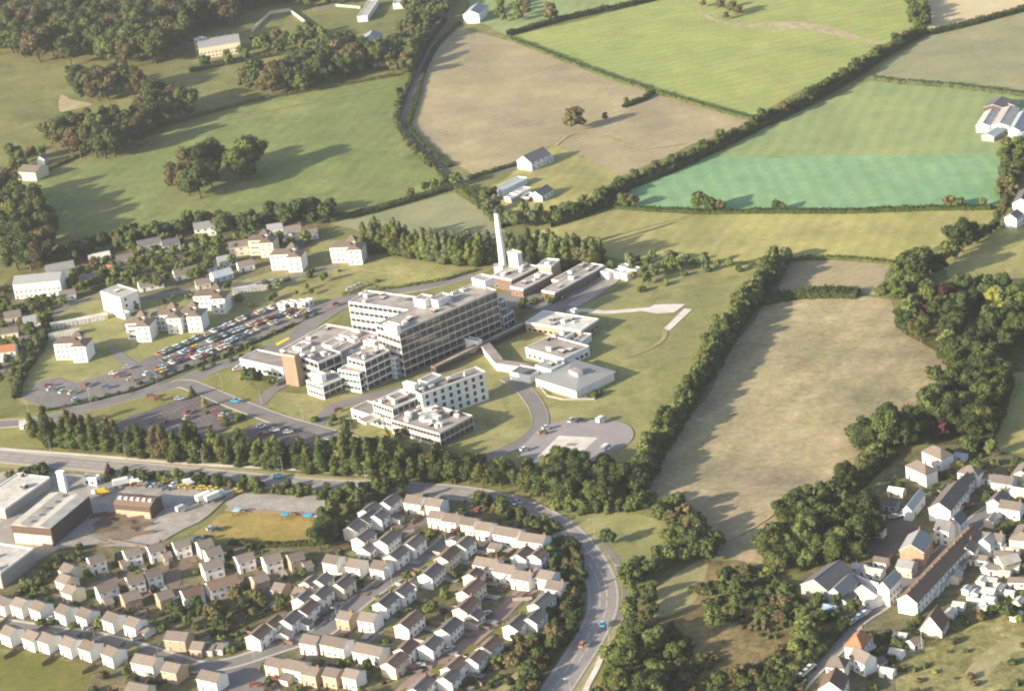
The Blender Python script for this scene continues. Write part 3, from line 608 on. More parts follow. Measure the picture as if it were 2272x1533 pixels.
def bentwalk():
    px = [(1075, 762), (1098, 790), (1108, 803), (1160, 810), (1186, 822)]
    P = [Vector(at2(x, y, 3.4)) for x, y in px]; r = empty('covered_walkway', (P[0].x, P[0].y, 0)); tag(r, 'white walled walkway bending down to the grey roofed ward', 'walkway')
    for nm, z0, z1, hw, mt in (('wall', 0, 3.1, 1.9, 'white'), ('roof', 3.1, 3.5, 2.3, 'flatroof')):
        b = MB(); Lp = []; Rp = []
        for i, p in enumerate(P):
            d = (P[min(i + 1, len(P) - 1)] - P[max(i - 1, 0)]).normalized(); n = Vector((-d.y, d.x)); Lp.append(p + n * hw - P[0]); Rp.append(p - n * hw - P[0])
        for i in range(len(P) - 1):
            q = [Rp[i], Rp[i + 1], Lp[i + 1], Lp[i]]
            b.face([(v.x, v.y, z1) for v in q], M[mt])
            for j in (0, 2): b.face([(q[j].x, q[j].y, z0), (q[j + 1].x, q[j + 1].y, z0), (q[j + 1].x, q[j + 1].y, z1), (q[j].x, q[j].y, z1)], M['white'])
        for e_ in (0, -1):
            a, c = Lp[e_], Rp[e_]; b.face([(a.x, a.y, z0), (c.x, c.y, z0), (c.x, c.y, z1), (a.x, a.y, z1)], M['white'])
        b.build(nm, r)
bentwalk()
simple('ward_annexe', 'flat roofed white front part of the spreading grey ward', 'annexe', (1188, 812), (1222, 822), (1250, 806), 5.0, 1, 'punched', 3, wall='white', roof='pale_slate')

# --- generic pitched house, ridge along local x, centred
def pitched(root, L, W, eave, rise, wall, roof, hip=0.0, nwin=2, door=True, chimney=0, over=.35, storeys=2, garage=False, z0=0, hipl=None):
    b = MB(); x, y = L / 2, W / 2; hp = hip
    wm = M[wall]; e2 = .03
    b.face([(-x, -y, z0), (x, -y, z0), (x, -y, eave), (-x, -y, eave)], wm); b.face([(x, y, z0), (-x, y, z0), (-x, y, eave), (x, y, eave)], wm)
    if hp: 
        b.face([(x, -y, z0), (x, y, z0), (x, y, eave), (x, -y, eave)], wm); b.face([(-x, y, z0), (-x, -y, z0), (-x, -y, eave), (-x, y, eave)], wm)
    else:
        b.face([(x, -y, z0), (x, y, z0), (x, y, eave), (x, 0, eave + rise), (x, -y, eave)], wm); b.face([(-x, y, z0), (-x, -y, z0), (-x, -y, eave), (-x, 0, eave + rise), (-x, y, eave)], wm)
    b.build('wall', root)
    b = MB(); rm = M[roof]; o_ = over; s = rise / y; ze = eave - s * o_ + .12; zr = eave + rise + .12; xx = x + o_ * .6; yy = y + o_
    if hp:
        q = x - hp
        top = [(-q, 0, zr), (q, 0, zr)]
        xx = x + o_
        b.face([(-xx, -yy, ze), (xx, -yy, ze), top[1], top[0]], rm); b.face([(xx, yy, ze), (-xx, yy, ze), top[0], top[1]], rm)
        b.face([(xx, -yy, ze), (xx, yy, ze), top[1]], rm); b.face([(-xx, yy, ze), (-xx, -yy, ze), top[0]], rm)
        b.face([(-xx, -yy, ze), (-xx, yy, ze), (xx, yy, ze), (xx, -yy, ze)], M['frame'])
    else:
        t = .16
        for sg in (-1, 1):
            p = [(-xx, sg * yy, ze), (xx, sg * yy, ze), (xx, 0, zr), (-xx, 0, zr)]
            b.face(p if sg < 0 else p[::-1], rm); lo = [(a, c, d - t) for a, c, d in p]; b.face(lo[::-1] if sg < 0 else lo, M['frame'])
            for i in ((0, 1), (1, 2), (3, 0)): b.face([lo[i[0]], lo[i[1]], p[i[1]], p[i[0]]], M['frame'])
        b.box(-xx, xx, -.12, .12, zr - .02, zr + .09, rm)
    ro = b.build('roof', root)
    for c in range(chimney):
        cx = (x - .6) * (1 if c % 2 == 0 else -1) if chimney < 3 else -x + 2 * x * (c + .5) / chimney
        bb = MB().box(cx - .45, cx + .45, -.3, .3, eave + rise - .5, eave + rise + 1.1, M['brick']); bb.cyl(cx - .2, 0, eave + rise + 1.1, eave + rise + 1.4, .12, .1, M['torange'], 6); bb.cyl(cx + .2, 0, eave + rise + 1.1, eave + rise + 1.4, .12, .1, M['torange'], 6)
        bb.build('chimney', ro)
    if garage:
        bb = MB().box(-x + .4, x - .4, -y - .05, -y + .02, 0, 2.1, M['gdoor']); bb.build('garage_door', root); return
    for sg in (-1, 1):
        for f in range(storeys):
            zz = z0 + .9 + f * 2.5
            for i in range(nwin):
                cx = -x + L * (i + .5) / nwin; isdoor = door and f == 0 and i == 0
                bb = MB(); w_ = .45 if isdoor else .6; za, zb = (0, 2.05) if isdoor else (zz, zz + 1.0)
                ya, yb = (-y - .04, -y + .02) if sg < 0 else (y - .02, y + .04)
                bb.box(cx - w_ - .07, cx + w_ + .07, ya, yb, max(za - .07, 0), zb + .07, M['frame'])
                yc, yd = (-y - .06, -y) if sg < 0 else (y, y + .06)
                bb.box(cx - w_, cx + w_, yc, yd, za, zb, M['door'] if isdoor else M['curtain_glare'])
                bb.build('door' if isdoor else 'window', root)
def copy_tree(o, parent=None):
    c = o.copy(); col.objects.link(c); c.parent = parent
    for ch in o.children: copy_tree(ch, c)
    return c
PROTO = {}
def house(key, x, y, ang, zc=3.0, label=None, cat='house', group=None, name='house', world=None):
    """key = (L, W, eave, rise, wall, roof, hip, nwin, chimney, storeys, garage)"""
    p = world or at2(x, y, zc)
    if key not in PROTO:
        r = empty(name, (*p, 0), R(ang)); L, W, e, rs, wl_, rf, hp, nw, ch, st, ga = key
        pitched(r, L, W, e, rs, wl_, rf, hip=hp, nwin=nw, chimney=ch, storeys=st, garage=ga); PROTO[key] = r
    else:
        r = copy_tree(PROTO[key]); r.location = (*p, 0); r.rotation_euler = (0, 0, R(ang))
    for k in list(r.keys()): 
        if k in ('group', 'label', 'category'): del r[k]
    return tag(r, label, cat, group)

# the estate: row name, [x, y, wall/roof code, orientation, L?]
KIND = {'w': ('white', 'tiles', 'white walled'), 'c': ('cream', 'tiles', 'cream walled'), 't': ('tan', 'tiles', 'buff brick'), 'd': ('white', 'greytile', 'white walled grey roofed'), 'b': ('white', 'tbrown', 'white walled brown roofed'), 'k': ('cream', 'tbrown', 'cream walled brown roofed')}
ORI = {'a': -33, 'b': 57, 'c': 22, 'l': -43, 'm': -22, 'e': 70}
OCC = []           # occupied circles (world x, y, r) that garden bushes keep clear of
ESTATE = [
 ('the top left row of the estate', 'wc', [(215, 1249), (294, 1233), (346, 1224), (403, 1215)]),
 ('the stepped group beside the lorry park', 'wc', [(455, 1214, 'w', 'c', 6), (474, 1232), (471, 1261, 'w', 'c', 8)]),
 ('the row below the ochre grass patch', 'wc', [(543, 1246, 'w', 'c', 7), (604, 1247, 'w', 'c', 7), (656, 1243, 't', 'c', 6)]),
 ('the group left of the brown close', 'cl', [(157, 1269), (150, 1292), (163, 1316)]),
 ('the middle group inside the brown close', 'wc', [(238, 1312, 'w', 'c', 8), (301, 1293), (341, 1281, 'd', 'c', 6), (291, 1330, 't', 'c', 7), (366, 1328, 't', 'c', 6), (427, 1321, 'b', 'c', 8), (494, 1301, 'b', 'c', 12), (577, 1291, 't', 'c', 6)]),
 ('the long upper terrace on the bottom left road', 'wl', [(14, 1341, 'w', 'l', 6), (51, 1345), (93, 1352), (149, 1360), (196, 1368), (254, 1377), (302, 1388)]),
 ('the second terrace on the bottom left road', 'wl', [(28, 1408), (78, 1418), (110, 1423), (160, 1432), (203, 1440), (254, 1453)]),
 ('the bottom left corner of the estate', 'wa', [(398, 1419, 't', 'm', 9), (442, 1433, 't', 'm', 5), (328, 1472, 'w', 'a', 10), (388, 1489, 't', 'a', 7), (472, 1508, 'w', 'a', 9), (312, 1535, 'c', 'a', 9)]),
 ('the cluster left of the climbing road', 'wa', [(623, 1303, 't', 'a', 5), (668, 1313, 'c', 'a', 5), (690, 1299, 'c', 'b', 7), (716, 1295, 'w', 'b', 7), (762, 1302, 'c', 'b', 8), (714, 1325, 'd', 'b', 8), (673, 1336, 'd', 'b', 6), (681, 1358, 'b', 'b', 9), (647, 1380, 'd', 'b', 9), (608, 1390, 'b', 'b', 7), (576, 1413, 'b', 'b', 9)]),
 ('the cluster under the dark clump', 'db', [(866, 1120), (822, 1138), (815, 1156), (842, 1153, 'd', 'b', 6), (789, 1175), (808, 1199), (813, 1219, 'w', 'b', 5), (860, 1203, 'w', 'b', 10)]),
 ('the row above the climbing road', 'wa', [(742, 1249), (793, 1258), (847, 1262), (880, 1237, 'd', 'b', 9), (918, 1212, 'w', 'b', 9)]),
 ('the estate row beside the bypass', 'wa', [(924, 1117, 'w', 'a', 8), (970, 1123, 'w', 'a', 7), (972, 1150, 'w', 'a', 6), (1005, 1157), (1045, 1165, 'c', 'a', 6), (1080, 1176), (1130, 1188, 'w', 'a', 11), (1187, 1202, 'w', 'a', 11)]),
 ('the group heading the climbing road', 'wb', [(1030, 1214, 'w', 'b', 8), (994, 1239, 'k', 'b', 10), (958, 1277, 'd', 'b', 10), (894, 1318, 'd', 'b', 8), (857, 1342, 'd', 'b', 9)]),
 ('the estate edge by the bank', 'wa', [(1161, 1237, 'b', 'b', 8), (1194, 1240, 'b', 'b', 6), (1084, 1256, 'w', 'a', 10), (1125, 1270, 'w', 'a', 9), (1163, 1285, 'w', 'a', 8), (1211, 1283, 'w', 'a', 9), (1236, 1307, 'w', 'a', 7), (1203, 1343, 'd', 'b', 10), (1187, 1378, 'd', 'b', 8), (1146, 1391, 'd', 'b', 9)]),
 ('the middle of the estate', 'db', [(1052, 1283, 'k', 'b', 6), (1046, 1314, 'k', 'b', 11), (1036, 1352, 'k', 'b', 10), (1052, 1366, 'd', 'b', 5), (997, 1399, 'd', 'b', 10), (956, 1437, 'd', 'b', 8), (903, 1445, 'b', 'b', 8), (877, 1475, 'k', 'b', 9), (909, 1386, 'b', 'b', 11)]),
 ('the pair beside the climbing road', 'wa', [(771, 1374, 't', 'a', 6), (822, 1377, 'w', 'a', 7)]),
 ('the row across the estate foot', 'wa', [(694, 1427, 'w', 'a', 7), (748, 1432, 'w', 'a', 11), (824, 1449, 'w', 'a', 12)]),
 ('the bottom row of the estate', 'wa', [(614, 1477, 'c', 'a', 6), (660, 1484, 'w', 'a', 8), (697, 1497, 't', 'a', 6), (742, 1500, 't', 'a', 6), (786, 1503, 'w', 'a', 6)]),
 ('the reddish street right side', 'bb', [(1010, 1485, 'b', 'b', 9), (996, 1512, 'd', 'b', 6), (1056, 1468, 'b', 'b', 7), (1087, 1440, 'b', 'b', 9), (935, 1530, 'd', 'b', 10)]),
]
for row, dflt, hs in ESTATE:
    hs = [tuple(h) + (dflt[0], dflt[1], 6.5 if dflt[1] != 'b' else 8.5)[len(h) - 2:] for h in hs]
    order = sorted(range(len(hs)), key=lambda i: hs[i][0])
    for i, (x, y, k, o_, L) in enumerate(hs):
        wl_, rf, txt = KIND[k]; W = 7.0 if o_ != 'b' else 6.4
        L *= .93; W = 6.0 if L < 6 else W * .93; ea = 4.6 if L > 5 else 3.2
        n = order.index(i) + 1
        txt = txt.replace('white walled grey roofed', 'white grey roofed').replace('white walled brown roofed', 'white brown roofed').replace('cream walled brown roofed', 'cream brown roofed').replace('white walled', 'white').replace('cream walled', 'cream')
        lab = f'{txt} house, {ordinal(n)} from left in {row}' if len(hs) > 1 else f'{txt} house in {row}'
        h = house((L, W, ea, W * .26, wl_, rf, 0, 2 if L < 9 else 4, 0 if (i * 7 + int(x)) % 3 else 1, 2 if ea > 4 else 1, False), x, y, ORI[o_] + random.uniform(-2.5, 2.5), label=lab, group='houses of the estate', name='estate_house')
        OCC.append((h.location.x, h.location.y, max(L, W) * .62))
        c_ = Vector((h.location.x, h.location.y)); an = h.rotation_euler.z; u_ = Vector((math.cos(an), math.sin(an))); v_ = Vector((-u_.y, u_.x)); rr_ = random.Random(int(x * 7 + y))
        for s_, nm_, ml in ((1, 'lawn', 'lawn2'), (-1, 'drive', 'concrete')):
            if nm_ == 'lawn' and rr_.random() < .25 or nm_ == 'drive' and ('second terrace' in row or 'bottom' in row): continue
            a0 = c_ + v_ * s_ * (W / 2 + .8); wd_, dp_ = (L * .75, rr_.uniform(4, 7)) if nm_ == 'lawn' else (2.8, rr_.uniform(4, 6)); sh_ = rr_.uniform(-.15, .15) * L if nm_ == 'lawn' else L * .3
            q = [a0 + u_ * (sh_ - wd_ / 2), a0 + u_ * (sh_ + wd_ / 2), a0 + u_ * (sh_ + wd_ / 2) + v_ * s_ * dp_, a0 + u_ * (sh_ - wd_ / 2) + v_ * s_ * dp_]
            sheet_w(nm_, q, G[rr_.choice(('lawn2', 'darkgreen', 'pasture')) if nm_ == 'lawn' else rr_.choice(('concrete', 'road', 'brownpave'))], z=.022 + .0007 * len(OCC) if False else nz())
# garages
GAR = [('left of the tan house at the end of the brown close', 277, 1253, 'c', 'tan'), ('beside the stepped white group', 370, 1235, 'c', 'tan'), ('right of the brick house below the ochre patch', 682, 1256, 'c', 'tan'), ('under the first brown close houses', 240, 1336, 'c', 'tan'),
       ('at the end of the long upper terrace', 327, 1402, 'l', 'white'), ('between the two tan detached houses', 470, 1440, 'm', 'tan'), ('standing alone by the turning area', 491, 1437, 'm', 'white'), ('below the white house on the climbing road', 676, 1386, 'b', 'white'), ('left of the climbing road near its foot', 631, 1410, 'b', 'white'),
       ('in the gap beside the dark clump', 878, 1153, 'b', 'white'), ('behind the top row by the bypass', 941, 1130, 'a', 'cream'), ('at the head of the climbing road', 1009, 1203, 'b', 'white'), ('between the slate roofed pair', 915, 1297, 'b', 'white'),
       ('at the right end of the estate road', 1049, 1385, 'b', 'stone'), ('beside the row of three white houses', 767, 1268, 'a', 'white'), ('behind the bottom row', 640, 1505, 'a', 'cream'), ('next to the top row corner house', 1098, 1215, 'a', 'white'), ('below the upper right corner houses', 1216, 1237, 'a', 'tan')]
for t, x, y, o_, wl_ in GAR:
    g = house((3.2, 5.6, 2.3, .9, wl_, 'tiles', 0, 1, 0, 1, True), x, y, ORI[o_] , 1.3, f'small {dict(tan="brick", white="white", cream="cream", stone="grey")[wl_]} garage {t}', 'garage', 'garages of the estate', 'garage')
    OCC.append((g.location.x, g.location.y, 3.5))

# --- buildings given by their eave corners
def gable(name, label, cat, A, B, C, h, rise, wall='white', roof='tiles', hip=0, chimney=0, nwin=3, storeys=2, group=None, door=True, over=.35):
    """A, B, C eave corners in photo pixels; the ridge runs along the longer side"""
    o, a, L, W = frame(A, B, C, h); u = Vector((math.cos(a), math.sin(a))); v = Vector((-u.y, u.x)); c = o + u * L / 2 + v * W / 2
    r = empty(name, (c.x, c.y, 0), a if L >= W else a + math.pi / 2); tag(r, label, cat, group)
    pitched(r, max(L, W), min(L, W), h, rise, wall, roof, hip=hip, nwin=nwin, chimney=chimney, storeys=storeys, door=door, over=over)
    OCC.append((c.x, c.y, max(L, W) * .5)); return r
gable('low_ward', 'large low ward with a spreading shallow grey roof', 'hospital ward', (1188, 838), (1278, 866), (1352, 822), 4.0, 1.2, 'white', 'pale_slate', hip=9, nwin=7, storeys=1, over=.8)
o_, a_, L_, W_ = frame((1262, 818), (1280, 826), (1290, 820), 7.2); r_ = empty('roof_lantern', (o_.x, o_.y, 3.4), a_)
tag(r_, 'white box shaped roof lantern on the grey hipped ward', 'lantern'); MB().box(0, L_, 0, W_, 0, 3.2, M['white']).box(-.2, L_ + .2, -.2, W_ + .2, 3.2, 3.4, M['flatroof']).build('box', r_)
gable('terrace', 'long old terrace with brown roofs and cream chimneys on the village street', 'terrace', (1997, 1323), (2034, 1337), (2179, 1183), 5.2, 2.5, 'white', 'tbrown', chimney=9, nwin=18)
gable('village_house', 'white house end on behind the top of the terrace', 'house', (2172, 1200), (2196, 1208), (2212, 1193), 5.0, 1.6, 'white', 'whiteroof', nwin=2)
gable('village_house', 'white faced house with a hipped roof, highest above the village', 'house', (2045, 1000), (2088, 1019), (2104, 1003), 5.2, 2.4, 'white', 'tiles', hip=3.4, nwin=3)
gable('village_house', 'white hipped house just left of the highest one', 'house', (2009, 1032), (2054, 1053), (2068, 1037), 5.2, 2.4, 'white', 'tiles', hip=3.4, nwin=3)
gable('village_house', 'white hipped house above the long grey roofed one', 'house', (2124, 1047), (2168, 1055), (2182, 1043), 5.2, 2.4, 'white', 'tiles', hip=3.4, nwin=3)
gable('village_house', 'long white house with a grey roof running uphill', 'house', (2063, 1124), (2108, 1133), (2150, 1082), 5.2, 2.6, 'white', 'tiles', nwin=6)
gable('village_house', 'narrow rear wing joining the long white house and the hipped one', 'house', (2106, 1082), (2134, 1088), (2162, 1062), 4.6, 2.2, 'white', 'tiles', nwin=3)
gable('village_house', 'front slate roofed house of the white pair on the street', 'house', (2073, 1171), (2104, 1178), (2118, 1164), 6.2, 2.6, 'white', 'slate', chimney=1, nwin=2)
gable('village_house', 'rear slate roofed house of the white pair on the street', 'house', (2101, 1158), (2130, 1164), (2146, 1147), 6.0, 2.4, 'white', 'slate', chimney=1, nwin=2)
gable('village_house', 'orange fronted house with a pale grey roof', 'house', (1999, 1215), (2049, 1225), (2069, 1190), 6.0, 2.6, 'orange', 'pale_slate', chimney=1, nwin=3)
gable('village_house', 'small stone house with a grey roof below the orange one', 'house', (1988, 1256), (2022, 1262), (2030, 1247), 4.0, 1.6, 'stone', 'pale_slate', nwin=2, storeys=1)
gable('village_house', 'tall white house with a bright gable right on the street', 'house', (1948, 1300), (1972, 1306), (2000, 1278), 7.0, 2.2, 'white', 'pale_slate', nwin=4)
gable('village_house', 'cream gabled cottage with a steep roof in the orchard', 'house', (2041, 1394), (2089, 1399), (2105, 1372), 3.2, 4.8, 'cream', 'tbrown', nwin=3, storeys=1)
gable('village_house', 'white house under a bright orange hipped roof', 'house', (1874, 1432), (1913, 1439), (1936, 1410), 5.4, 2.8, 'white', 'torange', hip=3.2, nwin=3, chimney=1)
gable('village_house', 'white brown roofed house next below the orange roof', 'house', (1884, 1455), (1917, 1472), (1932, 1452), 5.0, 2.4, 'white', 'tiles', nwin=3)
gable('village_house', 'buff roofed white house by the bottom bend of the street', 'house', (1832, 1478), (1872, 1482), (1886, 1462), 5.0, 2.6, 'white', 'tiles', hip=2.5, nwin=3)
gable('village_house', 'brown roofed house cut by the bottom edge', 'house', (1815, 1530), (1868, 1532), (1882, 1500), 5.2, 3.0, 'white', 'tbrown', nwin=3)
gable('village_house', 'cream house at the right edge level with the terrace top', 'house', (2243, 1190), (2290, 1202), (2310, 1170), 5.0, 2.4, 'cream', 'tiles', hip=2.5, nwin=3)
gable('village_house', 'cream house at the right edge below the green field', 'house', (2246, 1050), (2290, 1060), (2310, 1035), 4.6, 2.2, 'cream', 'tiles', nwin=3)
gable('villa', 'white villa hidden among the dark trees on the right', 'house', (2174, 776), (2200, 788), (2214, 770), 6, 2.6, 'white', 'slate', chimney=1, nwin=3)
gable('workshop', 'wide low workshop with a grey slate roof beside the wood', 'workshop', (1782, 1292), (1838, 1312), (1895, 1268), 4.2, 3.2, 'stone', 'slate', nwin=3, storeys=1)
gable('workshop', 'second slate roofed workshop, nearer the street', 'workshop', (1836, 1314), (1868, 1322), (1902, 1290), 4.0, 2.4, 'palewall', 'pale_slate', nwin=3, storeys=1)
gable('workshop', 'long low pale roofed outbuilding below the white street house', 'workshop', (1896, 1310), (1930, 1335), (1958, 1320), 3.2, 1.2, 'white', 'whiteroof', nwin=3, storeys=1)
gable('shed', 'tall grey roofed barn left of the long white house', 'barn', (2005, 1128), (2022, 1132), (2052, 1094), 4.5, 1.6, 'white', 'metalroof', nwin=2, storeys=1)
gable('shed', 'low grey shed at the wood edge of the brown yard', 'shed', (1912, 1152), (1950, 1158), (1958, 1142), 3.0, 1.2, 'stone', 'pale_slate', nwin=2, storeys=1)
for t, x, y in (('below the yard wall', 1908, 1262), ('right of the yard wall', 1925, 1268), ('beside the tall street house', 1945, 1272)):
    house((5, 4, 2.6, .8, 'white', 'whiteroof', 0, 2, 0, 1, False), x, y, -38, 1.5, f'small white outhouse {t}', 'outhouse', 'outhouses behind the street', 'outhouse')
for i in range(11):
    t = i / 10; x = 2052 + 120 * t; y = 1322 - 118 * t
    house((4.2 + (i % 3), 3.0, 2.2, .5, 'white' if i % 2 else 'palewall', 'whiteroof' if i % 3 else 'metalroof', 0, 1, 0, 1, False), x + random.uniform(-3, 6), y + random.uniform(-2, 3), -28, 1.2, f'little pale shed, {ordinal(i + 1)} from the near end behind the terrace', 'shed', 'sheds behind the terrace', 'garden_shed')
for t, x, y, rf in (('by the telegraph pole path', 1999, 1413, 'whiteroof'), ('in the corner allotment', 1970, 1492, 'whiteroof'), ('left of the workshops', 1842, 1352, 'metalroof'), ('above the long garden wall', 2216, 1213, 'whiteroof'), ('in the gardens right of the terrace', 2247, 1226, 'whiteroof'), ('beside the rough grass edge', 1990, 1450, 'whiteroof'), ('in the middle of the long gardens', 2195, 1314, 'whiteroof'), ('under the garden tree by the right edge', 2194, 1332, 'metalroof'), ('behind the hipped white houses', 2132, 1014, 'metalroof')):
    house((4.5, 3.5, 2.2, .7, 'white', rf, 0, 1, 0, 1, False), x, y, -35, 1.2, f'small shed {t}', 'shed', 'garden sheds', 'garden_shed')

# --- farms and houses in the far fields
gable('farmhouse', 'white gabled farmhouse with a dark roof in the tan field', 'house', (1155, 353), (1178, 362), (1222, 342), 4.6, 3.2, 'white', 'slate', nwin=4)
gable('outbuilding', 'small pale outbuilding right of the gabled farmhouse', 'shed', (1195, 352), (1210, 357), (1228, 349), 2.6, 1.2, 'cream', 'metalroof', nwin=2, storeys=1)
simple('glasshouse', 'upper long blue grey shed behind the paddock', 'shed', (1098, 418), (1112, 424), (1170, 396), 3.0, wall='palewall', roof='metalroof')
simple('glasshouse', 'lower long pale shed behind the paddock', 'shed', (1136, 428), (1148, 433), (1178, 418), 2.6, wall='white', roof='whiteroof')
gable('bungalow', 'dark roofed bungalow at the end of the long sheds', 'bungalow', (1180, 430), (1202, 436), (1228, 420), 3.0, 2.2, 'white', 'slate', nwin=3, storeys=1)
gable('barn', 'dark roofed farm barn at the back of the farmyard', 'barn', (2185, 236), (2225, 240), (2245, 222), 3.6, 1.5, 'darkwall', 'slate', nwin=2, storeys=1, door=False)
gable('barn', 'pale blue roofed barn at the left of the farmyard', 'barn', (2168, 276), (2196, 280), (2216, 248), 3.6, 1.5, 'palewall', 'whiteroof', nwin=2, storeys=1, door=False)
gable('barn', 'white roofed barn in the middle of the farmyard', 'barn', (2204, 272), (2238, 280), (2262, 240), 3.6, 1.5, 'palewall', 'whiteroof', nwin=2, storeys=1, door=False)
gable('barn', 'grey roofed barn at the right of the farmyard', 'barn', (2240, 285), (2262, 290), (2285, 250), 3.6, 1.5, 'palewall', 'metalroof', nwin=2, storeys=1, door=False)
S('yard', 'pale concrete yard between the farm barns', 'pale', (2160, 282), (2240, 285), (2300, 260), (2300, 330), (2230, 330), (2225, 312), (2240, 295))
gable('house', 'white house at the right edge above the yellow field', 'house', (2233, 480), (2255, 486), (2270, 474), 5, 2, 'white', 'tiles', nwin=3)
gable('house', 'larger white house cut by the right edge', 'house', (2250, 445), (2285, 452), (2300, 425), 6, 2.4, 'white', 'slate', nwin=4)
gable('mansion', 'long cream mansion with a verandah in front of the wood', 'mansion', (440, 107), (532, 92), (545, 76), 8, 3, 'cream', 'pale_slate', nwin=11, chimney=5)
simple('mansion_porch', 'pale end tower standing at the left of the mansion', 'tower', (430, 88), (445, 90), (452, 84), 9.5, 3, 'punched', wall='cream', roof='whiteroof')
gable('house', 'white house with a dark hipped roof among the lane trees', 'house', (824, 125), (862, 120), (868, 108), 7.5, 3, 'white', 'slate', hip=4, nwin=4)
gable('house', 'grey white house just above the hipped one in the trees', 'house', (800, 92), (842, 86), (848, 74), 6, 2.6, 'palewall', 'pale_slate', nwin=4)
simple('glasshouse', 'long pale glasshouse on the lawn under the top wood', 'glasshouse', (796, 34), (815, 37), (840, 0), 3.5, wall='palewall', roof='whiteroof')
gable('house', 'white house with a pale roof at the top of the lane', 'house', (1033, 28), (1062, 32), (1080, 14), 6, 2.6, 'white', 'pale_slate', nwin=3)
simple('shed', 'low white shed by the top of the glasshouse lawn', 'shed', (872, 10), (898, 8), (902, -2), 3.5, wall='white', roof='whiteroof')
gable('house', 'cream cottage at the left edge under the park trees', 'house', (38, 382), (78, 384), (92, 368), 5, 2.4, 'cream', 'tiles', nwin=3)
gable('house', 'small white lodge above the left edge cottage', 'house', (84, 352), (98, 354), (106, 346), 3.5, 1.8, 'white', 'tiles', nwin=2, storeys=1)
# garden walls of the mansion
def wallrun(name, label, px, h=2.2, t=.4, mat='white', cat='wall'):
    P = [Vector(at2(*p)) for p in px]; r = MB()
    for a, c in zip(P[:-1], P[1:]):
        d = (c - a).normalized(); n = Vector((-d.y, d.x)) * t / 2; q = [a - n, c - n, c + n, a + n]; r.prism([(v.x, v.y) for v in q], 0, h, M[mat])
    o = r.build(name); tag(o, label, cat); return o
wallrun('garden_wall', 'pale wall around the kitchen garden right of the mansion', [(560, 72), (600, 32), (642, 26), (690, 62)], 2.2, .45, 'cream')
wallrun('garden_wall', 'pale boundary wall under the top wood', [(696, 26), (745, 15), (800, 20)], 1.8, .4, 'stone')
wallrun('garden_wall', 'long white garden wall in the village gardens', [(2145, 1334), (2208, 1346)], 2, .5)
wallrun('garden_wall', 'white yard wall beside the workshops', [(1892, 1286), (1920, 1298), (1950, 1308)], 2.6, .5)
wallrun('garden_wall', 'low wall ringing the lawn of the grey roofed ward', [(1192, 852), (1215, 880), (1250, 888), (1320, 887)], .9, .4, 'stone')
wallrun('retaining_wall', 'pale blue grey retaining wall along the back of the terrace', [(2040, 1340), (2184, 1188)], 1.6, 1.2, 'palewall')
for i, (x0, y0, x1, y1, lab) in enumerate([(1150, 1230, 1250, 1250, 'pale fence behind the right edge houses'), (240, 1200, 330, 1215, 'pale fence between the timber yard and the estate'), (130, 1222, 250, 1208, 'grey fence along the factory drive'), (500, 1133, 725, 1146, 'low dark fence along the lorry park'), (1240, 1100, 1300, 1130, 'low fence beside the footpath')]):
    wallrun('fence', lab, [(x0, y0), (x1, y1)], 1.1, .12, 'timber', 'fence')

# --- flats on the left: main range, projecting gabled wing, hipped brown roofs, stair bay
def flats(x, y, ang, label, L=17, wall='white', group='white three storey flats'):
    p = at2(x, y, 4.5); r = empty('flats', (*p, 0), R(ang)); tag(r, label, 'flats', group)
    b = MB(); b.box(-L / 2, L / 2 - 6, 0, 8.5, 0, 8.2, M[wall]); b.build('main_range', r)
    b = MB(); x0, x1 = L / 2 - 7, L / 2; xm = (x0 + x1) / 2
    b.box(x0, x1, -4, 6, 0, 8.0, M[wall]); b.build('gabled_wing', r)
    b = MB(); rm = M['roofflats']
    def hipr(x0, x1, y0, y1, z, rise, ins, along='x'):
        o = .4; x0 -= o; x1 += o; y0 -= o; y1 += o
        if along == 'x': t0, t1 = (x0 + ins, (y0 + y1) / 2, z + rise), (x1 - ins, (y0 + y1) / 2, z + rise); b.face([(x0, y0, z), (x1, y0, z), t1, t0], rm); b.face([(x1, y1, z), (x0, y1, z), t0, t1], rm); b.face([(x1, y0, z), (x1, y1, z), t1], rm); b.face([(x0, y1, z), (x0, y0, z), t0], rm)
        else: t0, t1 = ((x0 + x1) / 2, y0 + ins, z + rise), ((x0 + x1) / 2, y1 - ins, z + rise); b.face([(x0, y0, z), (x1, y0, z), t0], rm); b.face([(x1, y0, z), (x1, y1, z), t1, t0], rm); b.face([(x1, y1, z), (x0, y1, z), t1], rm); b.face([(x0, y1, z), (x0, y0, z), t0, t1], rm)
    hipr(-L / 2, L / 2 - 5, 0, 8.5, 8.22, 1.5, 3.5)
    hipr(x0, x1, -4, 6, 8.03, 1.3, 3, 'y')
    hipr(x0 - 2.4, x0 + 2.4, 4.2, 9, 9.6, 2.3, 2.3)
    b.build('roof', r)
    b = MB().box(x0 - 2.1, x0 + 2.1, 4.5, 8.7, 0, 9.55, M['white']); b.build('stair_bay', r)
    for f in range(3):
        for cx in np.linspace(-L / 2 + 1.5, x0 - 1.5, 4):
            bb = MB().box(cx - .55, cx + .55, -.05, .02, 1 + 2.6 * f, 2.2 + 2.6 * f, M['curtain_glare']); bb.build('window', r)
        for cx in (x0 + 2, x1 - 2):
            bb = MB().box(cx - .5, cx + .5, -4.05, -3.98, 1 + 2.6 * f, 2.2 + 2.6 * f, M['curtain_glare']); bb.build('window', r)
    bb = MB().box(x0 - 1.5, x0 - .4, -.6, .0, 0, 6.8, M['orange']); bb.build('stair_window', r)
    OCC.append((p[0], p[1], 12)); return r
flats(468, 672, -14, 'white flats with a brown roof in the middle of the grass')
flats(637, 580, -14, 'white flats with an orange stair panel beside the garages')
